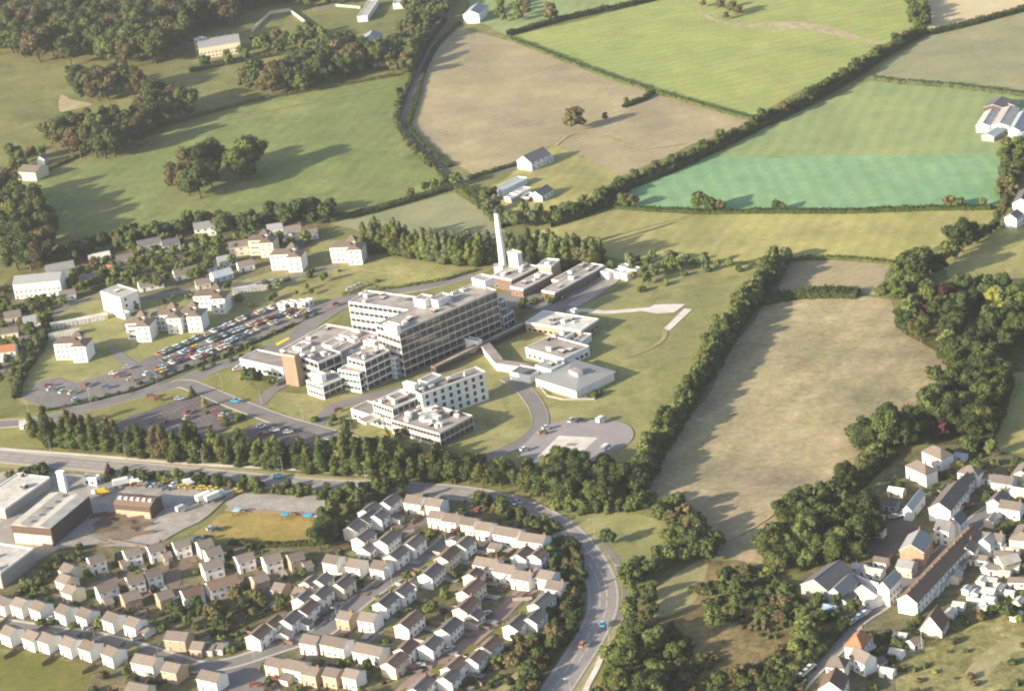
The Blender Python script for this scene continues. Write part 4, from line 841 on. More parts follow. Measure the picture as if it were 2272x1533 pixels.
flats(770, 564, -14, 'white flats furthest right, standing alone on the slope')
flats(160, 778, -14, 'white flats nearest the empty end of the car park')
flats(310, 733, -14, 'small white flats at the left of the joined brown roofed row', L=13)
flats(372, 715, -14, 'middle white flats of the joined brown roofed row', L=16)
flats(424, 711, -14, 'right hand white flats of the joined brown roofed row', L=13)
flats(582, 548, -14, 'pale flats with a tall pointed roof behind the garages', L=14, wall='cream')
simple('flat_block', 'plain white cube like block on its own lawn', 'flats', (223, 648), (266, 662), (302, 645), 9.5, 3, 'punched', 2, wall='white', roof='whiteroof', cap=14, gap=5)
gable('institution', 'large pale building with bays at the far left', 'building', (28, 632), (132, 622), (140, 604), 8, 2.4, 'white', 'pale_slate', nwin=10)
gable('institution', 'grey roofed range right behind the large pale building', 'building', (102, 604), (165, 592), (178, 578), 5, 2.2, 'stone', 'pale_slate', nwin=6, storeys=1)
gable('institution', 'long low pale roofed range among the trees', 'building', (198, 576), (245, 566), (252, 556), 3.2, 1.4, 'white', 'whiteroof', nwin=6, storeys=1)
for lab, x, y, wl_, rf, ang, L in (('white villa below the hedge trees', 333, 549, 'cream', 'slate', 12, 12), ('slate roofed house right of the white villa', 380, 549, 'palewall', 'slate', 12, 9), ('white house with a grey roof highest on the left', 455, 511, 'white', 'pale_slate', 8, 11), ('cream roofed house left of the pointed flats', 535, 553, 'cream', 'tiles', 5, 12), ('grey roofed cottage above the pair of bungalows', 502, 577, 'white', 'pale_slate', 10, 9),
                              ('upper white bungalow of the pair', 412, 604, 'white', 'tiles', 15, 12), ('lower white bungalow of the pair', 334, 629, 'white', 'tiles', 15, 12), ('brown roofed shed among the hedge trees', 250, 600, 'brick', 'torange', -40, 8), ('cream house by the hedge behind the flats', 650, 520, 'white', 'tiles', 5, 9), ('long low shed right of the bungalows', 491, 609, 'palewall', 'metalroof', 25, 10),
                              ('orange roofed white house cut by the left edge', 14, 786, 'white', 'torange', 0, 10), ('white lodge behind the upper bungalows', 470, 594, 'white', 'whiteroof', 12, 5), ('white hut on the entrance road', 54, 937, 'white', 'whiteroof', 0, 4), ('white cottage at the left edge', 28, 700, 'cream', 'tiles', 10, 8)):
    st = 2 if 'house' in lab or 'villa' in lab else 1
    house((L, 7 if L > 6 else 3.4, 5 if st == 2 else 2.8, 2.2 if L > 6 else .8, wl_, rf, 0, 3 if L > 8 else 1, st - 1 if L > 8 else 0, st, False), x, y, ang, 2.5, lab, 'house' if st == 2 else 'bungalow' if 'bungalow' in lab else 'building', None, 'house' if st == 2 else 'cottage')
def garages(label, A, B, C, h=2.5, n=10):
    r, L, W = bldg('garage_block', label, 'garages', A, B, C, h)
    b = MB().box(0, L, 0, W, 0, h, M['white'], M['flatroof']); b.build('wall', r); MB().box(-.2, L + .2, -.3, W + .2, h + .003, h + .16, M['whiteroof']).build('roof', r)
    for i in range(n): MB().box(L * i / n + .2, L * (i + 1) / n - .2, -.06, .02, 0, 2.05, M['gdoor']).build('garage_door', r)
garages('long garage block with a row of doors left of the flats', (108, 745), (176, 732), (182, 726))
garages('second garage block behind the long one', (112, 722), (238, 698), (244, 692), n=14)
garages('white fronted garage block right of the middle flats', (516, 645), (626, 626), (632, 619), n=14)
garages('garage block above the white fronted one', (570, 632), (612, 622), (618, 616), n=6)
simple('shed', 'small white roofed store below the cube like block', 'shed', (250, 690), (276, 698), (284, 692), 2.6, wall='white', roof='whiteroof')
for i, (x, y, s) in enumerate([(615, 675, 6), (632, 672, 7), (655, 671, 8), (672, 668, 5)]):
    simple('portable_building', f'white portable hut, {ordinal(i + 1)} from the left at the top of the long car park', 'hut', (x, y), (x + s * 2.6, y + 2), (x + s * 2.6 + 8, y - 4), 3, 1, 'punched', group='white portable huts', wall='white', roof='whiteroof', cap=3)
simple('shed', 'pale shed at the roadside behind the rear ward wing', 'shed', (797, 652), (818, 657), (828, 650), 4, wall='white', roof='whiteroof')

# --- boiler house and stores
def chimney():
    p = at2(1119, 608, 0); t = at2(1119, 608, 0); hgt = 31.0
    r = empty('boiler_chimney', (*p, 0)); tag(r, 'tall white tapering boiler chimney with a dark rim', 'chimney')
    MB().cyl(0, 0, 0, hgt, 1.9, 1.15, M['white'], 20).build('stack', r)
    MB().cyl(0, 0, hgt + .003, hgt + 2.2, 1.2, 1.15, M['dark'], 20).build('rim', r)
    MB().box(-4.6, -.4, -3, 2, 0, 5.2, M['white'], M['flatroof']).build('plinth', r)
chimney()
simple('boiler_house', 'pale metal boiler tower beside the chimney', 'boiler house', (1126, 560), (1147, 565), (1156, 560), 13, 1, 'plain', wall='palewall', roof='metalroof')
simple('boiler_house', 'lower pale boiler annexe right of the tower', 'boiler house', (1146, 585), (1160, 589), (1166, 584), 7, 1, 'plain', wall='palewall', roof='metalroof')
simple('laundry', 'brown brick flat roofed block at the foot of the chimney', 'works building', (1094, 612), (1134, 622), (1194, 592), 5.8, 1, 'punched', 4, wall='brick', roof='flatroof', gap=4)
simple('workshop_range', 'long brick range with a pink grey roof below the chimney', 'works building', (1136, 636), (1160, 643), (1226, 608), 4.2, 1, 'punched', 3, wall='brick', roof='flatroof', gap=4)
simple('water_tank_house', 'square brick block with a pale blue roof behind the ranges', 'works building', (1196, 587), (1222, 592), (1242, 577), 7, 1, 'plain', 1, wall='tan', roof='metalroof')
simple('workshop_range', 'nearest long store with a pale flat roof', 'works building', (1202, 646), (1230, 651), (1340, 590), 4.2, 1, 'punched', 4, wall='brick', roof='flatroof', gap=4)
simple('workshop_range', 'rear long store with a pale flat roof', 'works building', (1226, 621), (1240, 625), (1310, 587), 4.2, 1, 'punched', 3, wall='brick', roof='flatroof', gap=4)
for i, (x, y, s, mt) in enumerate([(1332, 604, 18, 'whiteroof'), (1356, 603, 16, 'metalroof'), (1376, 606, 14, 'whiteroof'), (1392, 598, 20, 'pale_slate'), (1373, 592, 16, 'metalroof')]):
    simple('store', f'pale store hut, {ordinal(i + 1)} in the cluster at the end of the service road', 'store', (x, y), (x + s, y + 4), (x + s + 10, y - 3), 3, group='store huts', wall='white', roof=mt)
simple('gate_hut', 'little white hut at the corner of the gravel path', 'hut', (1264, 688), (1274, 690), (1280, 686), 3.2, wall='white', roof='whiteroof')

# --- factory, bottom left
r, L, W = bldg('factory', 'big factory shed with a pale folded roof and dark side wall', 'factory', (14, 1172), (112, 1172), (198, 1100), 8)
b = MB().box(0, L, 0, W, 0, 8, M['darkwall'], M['whiteroof']); b.build('wall', r)
b = MB()
n = 2
for i in range(n):
    a, c = L * i / n, L * (i + 1) / n; mdl = (a + c) / 2
    b.face([(a, -.3, 8.02), (mdl, -.3, 8.9), (mdl, W, 8.9), (a, W, 8.02)], M['whiteroof']); b.face([(mdl, -.3, 8.9), (c, -.3, 8.02), (c, W, 8.02), (mdl, W, 8.9)], M['whiteroof']); b.face([(a, -.3, 8.02), (c, -.3, 8.02), (mdl, -.3, 8.9)], M['stone'])
b.build('roof', r)
MB().box(.6, L * .48, -.08, .02, .3, 4.6, M['cream']).build('front_panel', r); MB().box(L * .5, L - .6, -.08, .02, .3, 4.6, M['cream']).build('front_panel', r)
for i in range(5): MB().box(L * .3, L * .45, W * (i + .3) / 5, W * (i + .6) / 5, 8.9, 8.98, M['flatroof']).build('rooflight', r)
simple('factory', 'second pale roofed factory cut by the left edge', 'factory', (-80, 1262), (0, 1272), (74, 1218), 6.5, 1, 'plain', 2, wall='stone', roof='whiteroof')
simple('factory', 'pale roofed factory range behind the big shed', 'factory', (-90, 1140), (10, 1130), (110, 1060), 4.5, 1, 'plain', 6, wall='stone', roof='whiteroof')
simple('factory_tower', 'narrow white tower at the back of the factory', 'tower', (124, 1048), (138, 1050), (144, 1046), 9, 1, 'plain', wall='white')
simple('shed', 'white office block at the back of the factory', 'office', (182, 1060), (212, 1062), (216, 1054), 3.5, 1, 'punched', wall='white', roof='flatroof')
r, L, W = bldg('works_building', 'brown works building with a row of white rooflights', 'works building', (252, 1118), (332, 1125), (354, 1102), 5.5)
pr = empty('roof_frame', (L / 2, W / 2, 0)); pr.parent = r
bpy.data.objects.remove(pr)
b = MB().box(0, L, 0, W, 0, 5.5, M['darkwall'], M['tbrown']).box(.5, L - .5, -.06, .02, .3, 3.2, M['tan']); b.build('wall', r)
b = MB(); b.face([(-.3, -.4, 5.52), (L + .3, -.4, 5.52), (L + .3, W / 2, 7.2), (-.3, W / 2, 7.2)], M['tbrown']); b.face([(L + .3, W + .4, 5.52), (-.3, W + .4, 5.52), (-.3, W / 2, 7.2), (L + .3, W / 2, 7.2)], M['tbrown'])
for xx_ in (-.3, L + .3): b.face([(xx_, -.4, 5.52), (xx_, W + .4, 5.52), (xx_, W / 2, 7.2)], M['darkwall'])
b.build('roof', r)
for i in range(6):
    cx = L * (i + .5) / 6; MB().box(cx - .6, cx + .6, W * .28, W * .42, 6.4, 7.3, M['white']).build('rooflight', r)
for i, (x, y, s, mt) in enumerate([(514, 1133, 15, 'paleblue'), (624, 1141, 13, 'sky'), (672, 1144, 16, 'sky'), (696, 1146, 14, 'paleblue'), (708, 1133, 13, 'sky')]):
    r, L, W = bldg('canopy_shed', f'blue topped open shed, {ordinal(i + 1)} from the left by the lorry park', 'shed', (x, y), (x + s, y + 1), (x + s + 4, y - 6), 2.4, 'blue sheds'); MB().box(0, L, 0, W, 2.2, 2.4, M['car_' + mt]).build('roof', r)
    for q in ((0, 0), (L - .2, 0), (0, W - .2), (L - .2, W - .2)): MB().box(q[0], q[0] + .2, q[1], q[1] + .2, 0, 2.2, M['dark']).build('post', r)
for i in range(9):
    t = i / 8; x, y = 222 + 42 * (i % 3) + 6 * (i // 3), 1146 + 17 * (i // 3) + 3 * (i % 3)
    p = at2(x, y); r = MB()
    for k in range(2): r.box(-4 + k, 4.5 - k * 1.5, k * 1.4 - .9, k * 1.4 - .2, 0, 1.1 + .3 * ((i + k) % 3), M['timber'])
    o = r.build('timber_stack'); o.location = (*p, 0); o.rotation_euler.z = R(5); tag(o, f'stack of brown boards, {ordinal(i % 3 + 1)} in the {["top", "middle", "bottom"][i // 3]} row of the timber yard', 'timber stack', 'timber stacks')
p = at2(2046, 1441); o = MB().cyl(0, 0, 0, 8.5, .16, .1, M['stone'], 8).box(-.9, .9, -.06, .06, 7.9, 8.05, M['bark']).build('telegraph_pole'); o.location = (*p, 0); tag(o, 'grey telegraph pole with a crossarm in the corner grass', 'pole')

for lab, A, B, C in (('long low grey shed at the front of the farmyard', (2180, 300), (2205, 304), (2228, 288)), ('small dark lean to behind the farm barns', (2228, 232), (2250, 235), (2262, 226)), ('narrow grey shed at the right edge of the farm', (2250, 308), (2275, 314), (2290, 296))):
    gable('shed', lab, 'shed', A, B, C, 2.8, 1, 'stone', 'metalroof' if 'grey' in lab else 'slate', nwin=2, storeys=1)
VB = [(2150, 1228, 7, 60), (2163, 1214, 6, 60), (2128, 1252, 5, 60), (2172, 1240, 6, -30), (2120, 1278, 5, 60), (2205, 1206, 7, -30), (2225, 1232, 6, -30), (2236, 1255, 7, 20), (2210, 1262, 5, -30), (2258, 1290, 6, -20), (2200, 1152, 6, 55), (2215, 1120, 8, 55), (2245, 1135, 8, -35), (2262, 1105, 8, -35), (2228, 1078, 8, -35), (2200, 1062, 6, -35), (1990, 1090, 6, -35), (1978, 1120, 5, -35), (2090, 1090, 5, 50), (1945, 1178, 6, -35), (1880, 1330, 6, 50), (1955, 1245, 5, -35), (1925, 1438, 4, 40), (1950, 1470, 4, 40), (2030, 1425, 4, 30)]
for i, (x, y, L, ang) in enumerate(VB):
    big = L > 6; same = sorted(q[0] for j, q in enumerate(VB) if j % 3 == i % 3 and (q[2] > 6) == big); nth = same.index(x) + 1
    house((L, 5.5 if big else 3.6, 4.4 if big else 2.6, 1.8 if big else 1.0, ('white', 'cream', 'palewall')[i % 3], ('tiles', 'whiteroof', 'greytile')[i % 3], 0, 2, 1 if big else 0, 2 if big else 1, False), x, y, ang, 2, f'{("white", "cream", "pale grey")[i % 3]} {"cottage" if big else "outbuilding"}, {ordinal(nth)} such from left among the small village buildings', 'cottage' if big else 'outbuilding', 'small village buildings', 'village_building')
# fences between the gardens of the estate rows
for row, dflt, hs in ESTATE:
    if len(hs) < 4: continue
    hs2 = sorted(hs, key=lambda h: h[0])
    for i in range(len(hs2) - 1):
        a, c = Vector(at2(hs2[i][0], hs2[i][1], 3)), Vector(at2(hs2[i + 1][0], hs2[i + 1][1], 3)); d = c - a
        if d.length > 22 or d.length < 6: continue
        m_ = (a + c) / 2; n = Vector((-d.y, d.x)).normalized(); 
        for sg in ((1,) if i % 2 else (1, -1)):
            p, q = m_ + n * 4.5 * sg, m_ + n * 11.5 * sg; b = MB(); t = d.normalized() * .08
            b.prism([(v.x, v.y) for v in (p - t, q - t, q + t, p + t)], 0, 1.5, M['timber' if (i + sg) % 2 else 'stone']); o = b.build('garden_fence')
            tag(o, f'garden fence {"behind" if sg > 0 else "before"} the {ordinal(i + 1)} gap in {row}', 'fence', 'garden fences of the estate')

simple('shed', 'third long low grey shed, nearest the copse', 'shed', (1122, 437), (1134, 441), (1160, 428), 2.4, wall='stone', roof='metalroof')
simple('shed', 'low dark shed between the long sheds and the bungalow', 'shed', (1160, 436), (1172, 440), (1188, 430), 2.4, wall='darkwall', roof='slate')
for i, (x, y) in enumerate([(2190, 1262), (2203, 1290), (2230, 1275), (2252, 1262), (2216, 1308), (2241, 1318), (2180, 1292), (2165, 1318), (2262, 1338), (2145, 1310), (2128, 1345), (2180, 1350), (2110, 1362), (2230, 1352), (2255, 1368)]):
    house(((3.2, 2.4, 2.0, .5) if i % 2 else (4.0, 3.0, 2.1, .6)) + (('white', 'palewall', 'cream')[i % 3], ('whiteroof', 'metalroof')[i % 2], 0, 1, 0, 1, False), x, y, random.choice((-30, 55)), 1, f'tiny pale shed, {ordinal(sorted([2190, 2203, 2230, 2252, 2216, 2241, 2180.0, 2165, 2262, 2145, 2128, 2180.5, 2110, 2230.5, 2255]).index([2190, 2203, 2230, 2252, 2216, 2241, 2180.0, 2165, 2262, 2145, 2128, 2180.5, 2110, 2230.5, 2255][i]) + 1)} from left in the long right hand gardens', 'shed', 'tiny garden sheds', 'garden_shed')
for i, (x, y, L, ang, wl_, rf, tx) in enumerate([(70, 712, 8, 10, 'white', 'pale_slate', 'white grey roofed cottage in the left edge gardens'), (22, 738, 8, 5, 'cream', 'tiles', 'cream cottage low in the left edge gardens'), (195, 620, 8, 12, 'white', 'slate', 'white slate roofed cottage under the garden trees'), (278, 575, 9, 10, 'cream', 'tiles', 'cream cottage among the hedge belt trees'), (610, 508, 8, 5, 'white', 'pale_slate', 'white cottage peeping from the hedge belt'), (545, 590, 8, 15, 'white', 'tiles', 'white cottage in front of the pointed flats'), (690, 520, 7, 5, 'white', 'tiles', 'white cottage at the right end of the hedge belt'), (450, 630, 7, 12, 'cream', 'tiles', 'cream cottage above the middle flats'), (150, 655, 8, 10, 'white', 'tiles', 'white cottage left of the cube like block')]):
    house((L, 6, 2.9, 1.9, wl_, rf, 0, 2, 1, 1, False), x, y, ang, 2, tx, 'cottage', 'cottages of the left gardens', 'cottage'); OCC.append((*at2(x, y, 2), 5))
# ------------------------------------------------------------------ vegetation
def leaves_mesh(name, pts, nrm, size, tint, mats, core=None, jit=0.9, squash=1.0):
    """one small quad per point, facing roughly along nrm"""
    n = len(pts); nr = nrm + rng.normal(0, jit * .5, (n, 3)); nr /= np.linalg.norm(nr, axis=1)[:, None] + 1e-9
    a = rng.normal(0, 1, (n, 3)); t = np.cross(nr, a); t /= np.linalg.norm(t, axis=1)[:, None] + 1e-9; bt = np.cross(nr, t)
    s = (size * rng.uniform(.6, 1.25, n))[:, None] * .5
    asp = rng.uniform(.6, 1.0, n)[:, None]
    V = np.stack([pts - t * s - bt * s * asp, pts + t * s - bt * s * asp * .6, pts + t * s * .7 + bt * s * asp, pts - t * s * .8 + bt * s * asp], 1).reshape(-1, 3)
    Fc = np.arange(4 * n).reshape(-1, 4); T = list(tint); V = V.tolist(); Fc = Fc.tolist()
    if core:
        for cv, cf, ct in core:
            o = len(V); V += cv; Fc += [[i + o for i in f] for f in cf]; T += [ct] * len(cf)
    me = bpy.data.meshes.new(name); me.from_pydata(V, [], Fc)
    at_ = me.attributes.new('tint', 'FLOAT', 'FACE'); at_.data.foreach_set('value', np.array(T, dtype=np.float32))
    me.materials.append(mats); me.update(); return me
def ico(c, r, wob=.12):
    """lumpy low sphere used as the solid heart of a leaf clump"""
    nlat, nlon = 5, 8; V = []; Fc = []
    for i in range(nlat + 1):
        th = math.pi * i / nlat
        for j in range(nlon):
            ph = 2 * math.pi * j / nlon; k = 1 + random.uniform(-wob, wob)
            V.append([c[0] + r[0] * k * math.sin(th) * math.cos(ph), c[1] + r[1] * k * math.sin(th) * math.sin(ph), c[2] + r[2] * k * math.cos(th)])
    for i in range(nlat):
        for j in range(nlon): Fc.append([i * nlon + j, i * nlon + (j + 1) % nlon, (i + 1) * nlon + (j + 1) % nlon, (i + 1) * nlon + j])
    return V, Fc
def crown(shape, seed, mat, nleaf=2600, size=.05):
    r = random.Random(seed); lobes = []
    if shape == 'broad':
        lobes.append((0, 0, .56, .25, .23))
        n = r.randint(11, 15)
        for i in range(n):
            a = 2 * math.pi * i / n * 2.4 + r.uniform(-.5, .5); e = r.uniform(-.6, 1.3); rr = r.uniform(.17, .30)
            lobes.append((rr * math.cos(a) * math.cos(e * .7), rr * math.sin(a) * math.cos(e * .7), .52 + .30 * math.sin(e), r.uniform(.10, .18), r.uniform(.10, .17)))
    elif shape == 'tall':
        for i in range(12):
            z = .12 + .80 * i / 11; w_ = .185 * (1.06 - z) ** .6 * min(1, z / .2); a = r.uniform(0, 6.28)
            lobes.append((w_ * .55 * math.cos(a), w_ * .55 * math.sin(a), z, w_ * r.uniform(.75, 1.1), .12))
    elif shape == 'cone':
        for i in range(12):
            z = .10 + .80 * i / 11; w_ = .24 * (1.02 - z) + .015; a = r.uniform(0, 6.28)
            lobes.append((w_ * .3 * math.cos(a), w_ * .3 * math.sin(a), z, w_ * r.uniform(.85, 1.1), .09))
    elif shape == 'shrub':
        for i in range(8):
            a = r.uniform(0, 6.28); q = r.uniform(0, .42)
            lobes.append((q * math.cos(a), q * math.sin(a), r.uniform(.3, .62), r.uniform(.24, .38), r.uniform(.24, .38)))
    tot = sum(l[3] * (l[3] + l[4]) for l in lobes); P = []; N = []; T = []; core = []
    L = np.array(lobes)
    for (x, y, z, rx, rz) in lobes:
        k = max(20, int(nleaf * rx * (rx + rz) / tot)); d = rng.normal(0, 1, (k, 3)); d /= np.linalg.norm(d, axis=1)[:, None]
        rad = rng.uniform(.80, 1.2, k)[:, None]; p = np.array([x, y, z]) + d * rad * np.array([rx, rx, rz])
        keep = np.ones(k, bool)
        for (x2, y2, z2, rx2, rz2) in lobes:
            if (x2, y2, z2) == (x, y, z): continue
            q = (p - np.array([x2, y2, z2])) / np.array([rx2, rx2, rz2]); keep &= (q ** 2).sum(1) > .55
        keep &= p[:, 2] > .02
        P.append(p[keep]); N.append(d[keep]); lt = r.uniform(.15, .85); T.append(np.clip(lt + rng.normal(0, .28, keep.sum()), 0, 1))
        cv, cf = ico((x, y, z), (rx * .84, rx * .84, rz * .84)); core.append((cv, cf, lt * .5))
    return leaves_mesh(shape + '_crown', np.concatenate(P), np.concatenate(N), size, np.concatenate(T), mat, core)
def trunk_mesh(shape, seed):
    r = random.Random(seed); b = MB(); top = .55 if shape == 'broad' else .8; r0 = .028 if shape == 'broad' else .014
    b.cyl(0, 0, 0, .03, r0 * 1.5, r0 * 1.05, M['bark'], 7); b.cyl(0, 0, .03, top, r0, r0 * .4, M['bark'], 7)
    if shape == 'broad':
        for i in range(5):
            a = i * 1.3 + r.random(); z0 = .2 + .06 * i; p = Vector((0, 0, z0)); q = Vector((.2 * math.cos(a), .2 * math.sin(a), z0 + .22)); s = Vector((-math.sin(a), math.cos(a), 0)) * .009; t = Vector((0, 0, .009))
            for u, v in ((s, t), (t, -s), (-s, -t), (-t, s)): b.face([p + u, p + v, q + v * .4, q + u * .4], M['bark'])
    return b.mesh('trunk')
CR = {}; TR = {}; NSH = dict(broad=6, tall=4, cone=2, shrub=4)
def crown_for(shape, i, fk):
    k = (shape, i % NSH[shape], fk)
    if k not in CR:
        random.seed(hash(shape) % 1000 if False else len(shape) * 31 + k[1])
        CR[k] = crown(shape, k[1] * 17 + len(shape), F[fk], dict(broad=2800, tall=1700, cone=1300, shrub=520)[shape], dict(broad=.050, tall=.042, cone=.045, shrub=.15)[shape])
    return CR[k]
def trunk_for(shape, i):
    k = (shape, i % NSH[shape])
    if k not in TR: TR[k] = trunk_mesh(shape, k[1] + 5)
    return TR[k]
COUNT = {'n': 0}
FNAME = dict(dark='dark green', mid='mid green', light='light green', brown='brownish green', yellow='yellow green', purple='dark purple', grey='grey green')
SNAME = dict(broad='round crowned tree', tall='slim upright tree', cone='conical tree')
PENDING = []       # (place, x, y, z...) labelled once every member of a place is known
def tree(p, h, shape, fk, place, group, wide=1.0):
    PENDING.append((place, p[0], p[1], h, shape, fk, group, wide))
def bush(p, h, fk, place, group, wide=1.2): PENDING.append((place, p[0], p[1], h, 'shrub', fk, group, wide))
def pick(r, s):
    ks = list(s); return r.choices([k for k, _ in ks], [w_ for _, w_ in ks])[0]
MIXD = (('dark', 5), ('mid', 3), ('brown', 1.2)); MIXM = (('dark', 2), ('mid', 4), ('light', 2), ('brown', 1)); MIXB = (('brown', 3), ('mid', 2), ('dark', 2)); MIXP = (('mid', 2), ('light', 5), ('grey', 5))
def row(px, sp, hr, shape, mix, place, group, jit=1.0, rows=1, rs=4.0, wide=1.0, seed=1, sm=False):
    r = random.Random(seed); P = [Vector(at2(*p)) for p in px]
    if sm: P = smooth(P, 5)
    for k in range(rows):
        acc = r.uniform(0, sp)
        for a, c in zip(P[:-1], P[1:]):
            d = c - a; L = d.length
            if L < 1e-6: continue
            d = d / L; n = Vector((-d.y, d.x))
            while acc < L:
                q = a + d * acc + n * ((k - (rows - 1) / 2) * rs + r.uniform(-jit, jit)); h = r.uniform(*hr)
                (bush if shape == 'shrub' else tree)(*((q, h, pick(r, mix), place, group, wide) if shape == 'shrub' else (q, h, shape, pick(r, mix), place, group, wide * r.uniform(.88, 1.14))))
                acc += sp * r.uniform(.72, 1.3)
            acc -= L
def inside(p, poly):
    x, y = p; c = False; j = len(poly) - 1
    for i in range(len(poly)):
        xi, yi = poly[i]; xj, yj = poly[j]
        if (yi > y) != (yj > y) and x < (xj - xi) * (y - yi) / (yj - yi) + xi: c = not c
        j = i
    return c
def area(px, sp, hr, shape, mix, place, group, seed=1, wide=1.0, clear=0.0, keep=1.0, patch=None):
    r = random.Random(seed); poly = [at2(*p) for p in px]; xs = [p[0] for p in poly]; ys = [p[1] for p in poly]; y = min(ys); k = 0
    while y < max(ys):
        x = min(xs) + (sp / 2 if k % 2 else 0)
        while x < max(xs):
            q = (x + r.uniform(-.38, .38) * sp, y + r.uniform(-.38, .38) * sp)
            if inside(q, poly) and r.random() < keep and (patch is None or mnoise.noise(Vector((q[0] * .03, q[1] * .03, 5))) + .35 * mnoise.noise(Vector((q[0] * .11, q[1] * .11, 8))) > patch) and (not clear or all((q[0] - a) ** 2 + (q[1] - c) ** 2 > (d + clear) ** 2 for a, c, d in OCC)):
                h = r.uniform(*hr)
                if shape == 'shrub': bush(q, h, pick(r, mix), place, group, wide * r.uniform(.8, 1.3))
                else: tree(q, h, shape, pick(r, mix), place, group, wide * r.uniform(.88, 1.15))
            x += sp
        y += sp * .87; k += 1
def one(x, y, h, shape, fk, place, wide=1.0, group=None): tree(at2(x, y), h, shape, fk, place, group, wide)

# bypass tree belt
row([(95, 985), (200, 1000), (350, 1018), (560, 1036), (760, 1052), (900, 1062), (1010, 1075)], 5.6, (8, 15), 'tall', (('dark', 4), ('mid', 4), ('brown', 1)), 'the tree belt beside the bypass', 'trees of the bypass belt', 1.6, 1, 4, 1.35, 3)
row([(75, 965), (200, 985), (350, 1002), (560, 1022), (760, 1038), (900, 1050), (1010, 1060)], 5.8, (9, 15), 'tall', (('mid', 3), ('dark', 4), ('brown', 1), ('light', 1)), 'the tree belt beside the bypass', 'trees of the bypass belt', 2, 1, 4, 1.4, 4)
row([(740, 1015), (860, 1028), (960, 1040), (1080, 1058), (1180, 1068)], 6.0, (7, 11), 'broad', MIXM, 'the thick part of the bypass belt', 'trees of the bypass belt', 2, 2, 5, .95, 5)
row([(950, 1068), (1080, 1080), (1180, 1098), (1260, 1120)], 6.4, (9, 13), 'broad', (('dark', 3), ('mid', 4)), 'the thick part of the bypass belt', 'trees of the bypass belt', 2, 1, 6, .95, 6)
area([(1180, 1070), (1230, 1048), (1330, 1055), (1400, 1080), (1430, 1120), (1330, 1128), (1250, 1120)], 8.5, (10, 14), 'broad', (('dark', 4), ('mid', 4)), 'the clump ending the bypass belt', 'trees of the bypass belt', 7)
row([(560, 1000), (680, 1012), (780, 1010), (900, 1015)], 7, (6, 9), 'broad', MIXM, 'the inner edge of the bypass belt', 'trees of the bypass belt', 2, 1, 4, .9, 8)
one(455, 905, 6.0, 'cone', 'yellow', 'the drive junction', 1.3); one(428, 880, 5.5, 'cone', 'dark', 'the drive junction', 1.3)
one(502, 945, 6.5, 'cone', 'mid', 'the edge of the front car park', 1.4); one(833, 998, 7, 'broad', 'yellow', 'the lawn below the nurses block'); one(860, 985, 7.5, 'tall', 'yellow', 'the lawn below the nurses block', 1.2)
one(563, 855, 9.5, 'broad', 'dark', 'the lawn left of the brick tower', 1.15); one(548, 850, 7, 'broad', 'mid', 'the lawn left of the brick tower'); one(605, 858, 5, 'broad', 'mid', 'the lawn left of the brick tower', 1.2)
# hospital hedgerow on the right
row([(1408, 1095), (1450, 1010), (1500, 925), (1565, 825), (1620, 735), (1668, 668), (1712, 610)], 6.5, (9, 12), 'broad', (('mid', 5), ('light', 2), ('dark', 2)), 'the hedgerow climbing right of the hospital', 'trees of the long hedgerow', 2.2, 1, 6.5, 1.0, 9)
row([(1420, 1105), (1462, 1018), (1514, 930), (1578, 830), (1632, 740), (1682, 672)], 6.5, (7, 10), 'broad', (('dark', 5), ('mid', 1)), 'the shaded side of the hospital hedgerow', 'trees of the long hedgerow', 1.2, 1, 5, 1.0, 10)
row([(1708, 632), (1722, 600), (1738, 578)], 5, (7, 9), 'broad', (('mid', 3), ('grey', 2)), 'the top end of the hedgerow right of the hospital', 'trees of the long hedgerow', 1.2, 2, 5, 1, 11)
# poplars behind the boiler house
row([(812, 552), (880, 562), (950, 575), (1030, 586), (1085, 588)], 5.0, (12, 17), 'tall', MIXP, 'the row behind the chimney', 'poplars behind the boiler house', 1.3, 2, 5, 1.15, 12)
row([(1128, 582), (1200, 588), (1275, 592), (1345, 590)], 5.0, (13, 18), 'tall', MIXP, 'the row right of the chimney', 'poplars behind the boiler house', 1.3, 2, 5, 1.15, 13)
row([(820, 545), (960, 565), (1090, 575), (1340, 572)], 12, (6, 8), 'broad', MIXP, 'the row behind the boiler house', 'poplars behind the boiler house', 2, 1, 5, 1, 14)
area([(1355, 605), (1400, 580), (1480, 575), (1560, 582), (1660, 592), (1600, 605), (1500, 612), (1420, 630)], 7.5, (4.5, 8), 'broad', (('mid', 3), ('grey', 3), ('light', 2)), 'the scrubby line behind the store huts', 'trees behind the store huts', 15)
one(1435, 632, 7, 'broad', 'mid', 'the end of the store huts'); one(1405, 618, 4.5, 'broad', 'yellow', 'the end of the store huts')
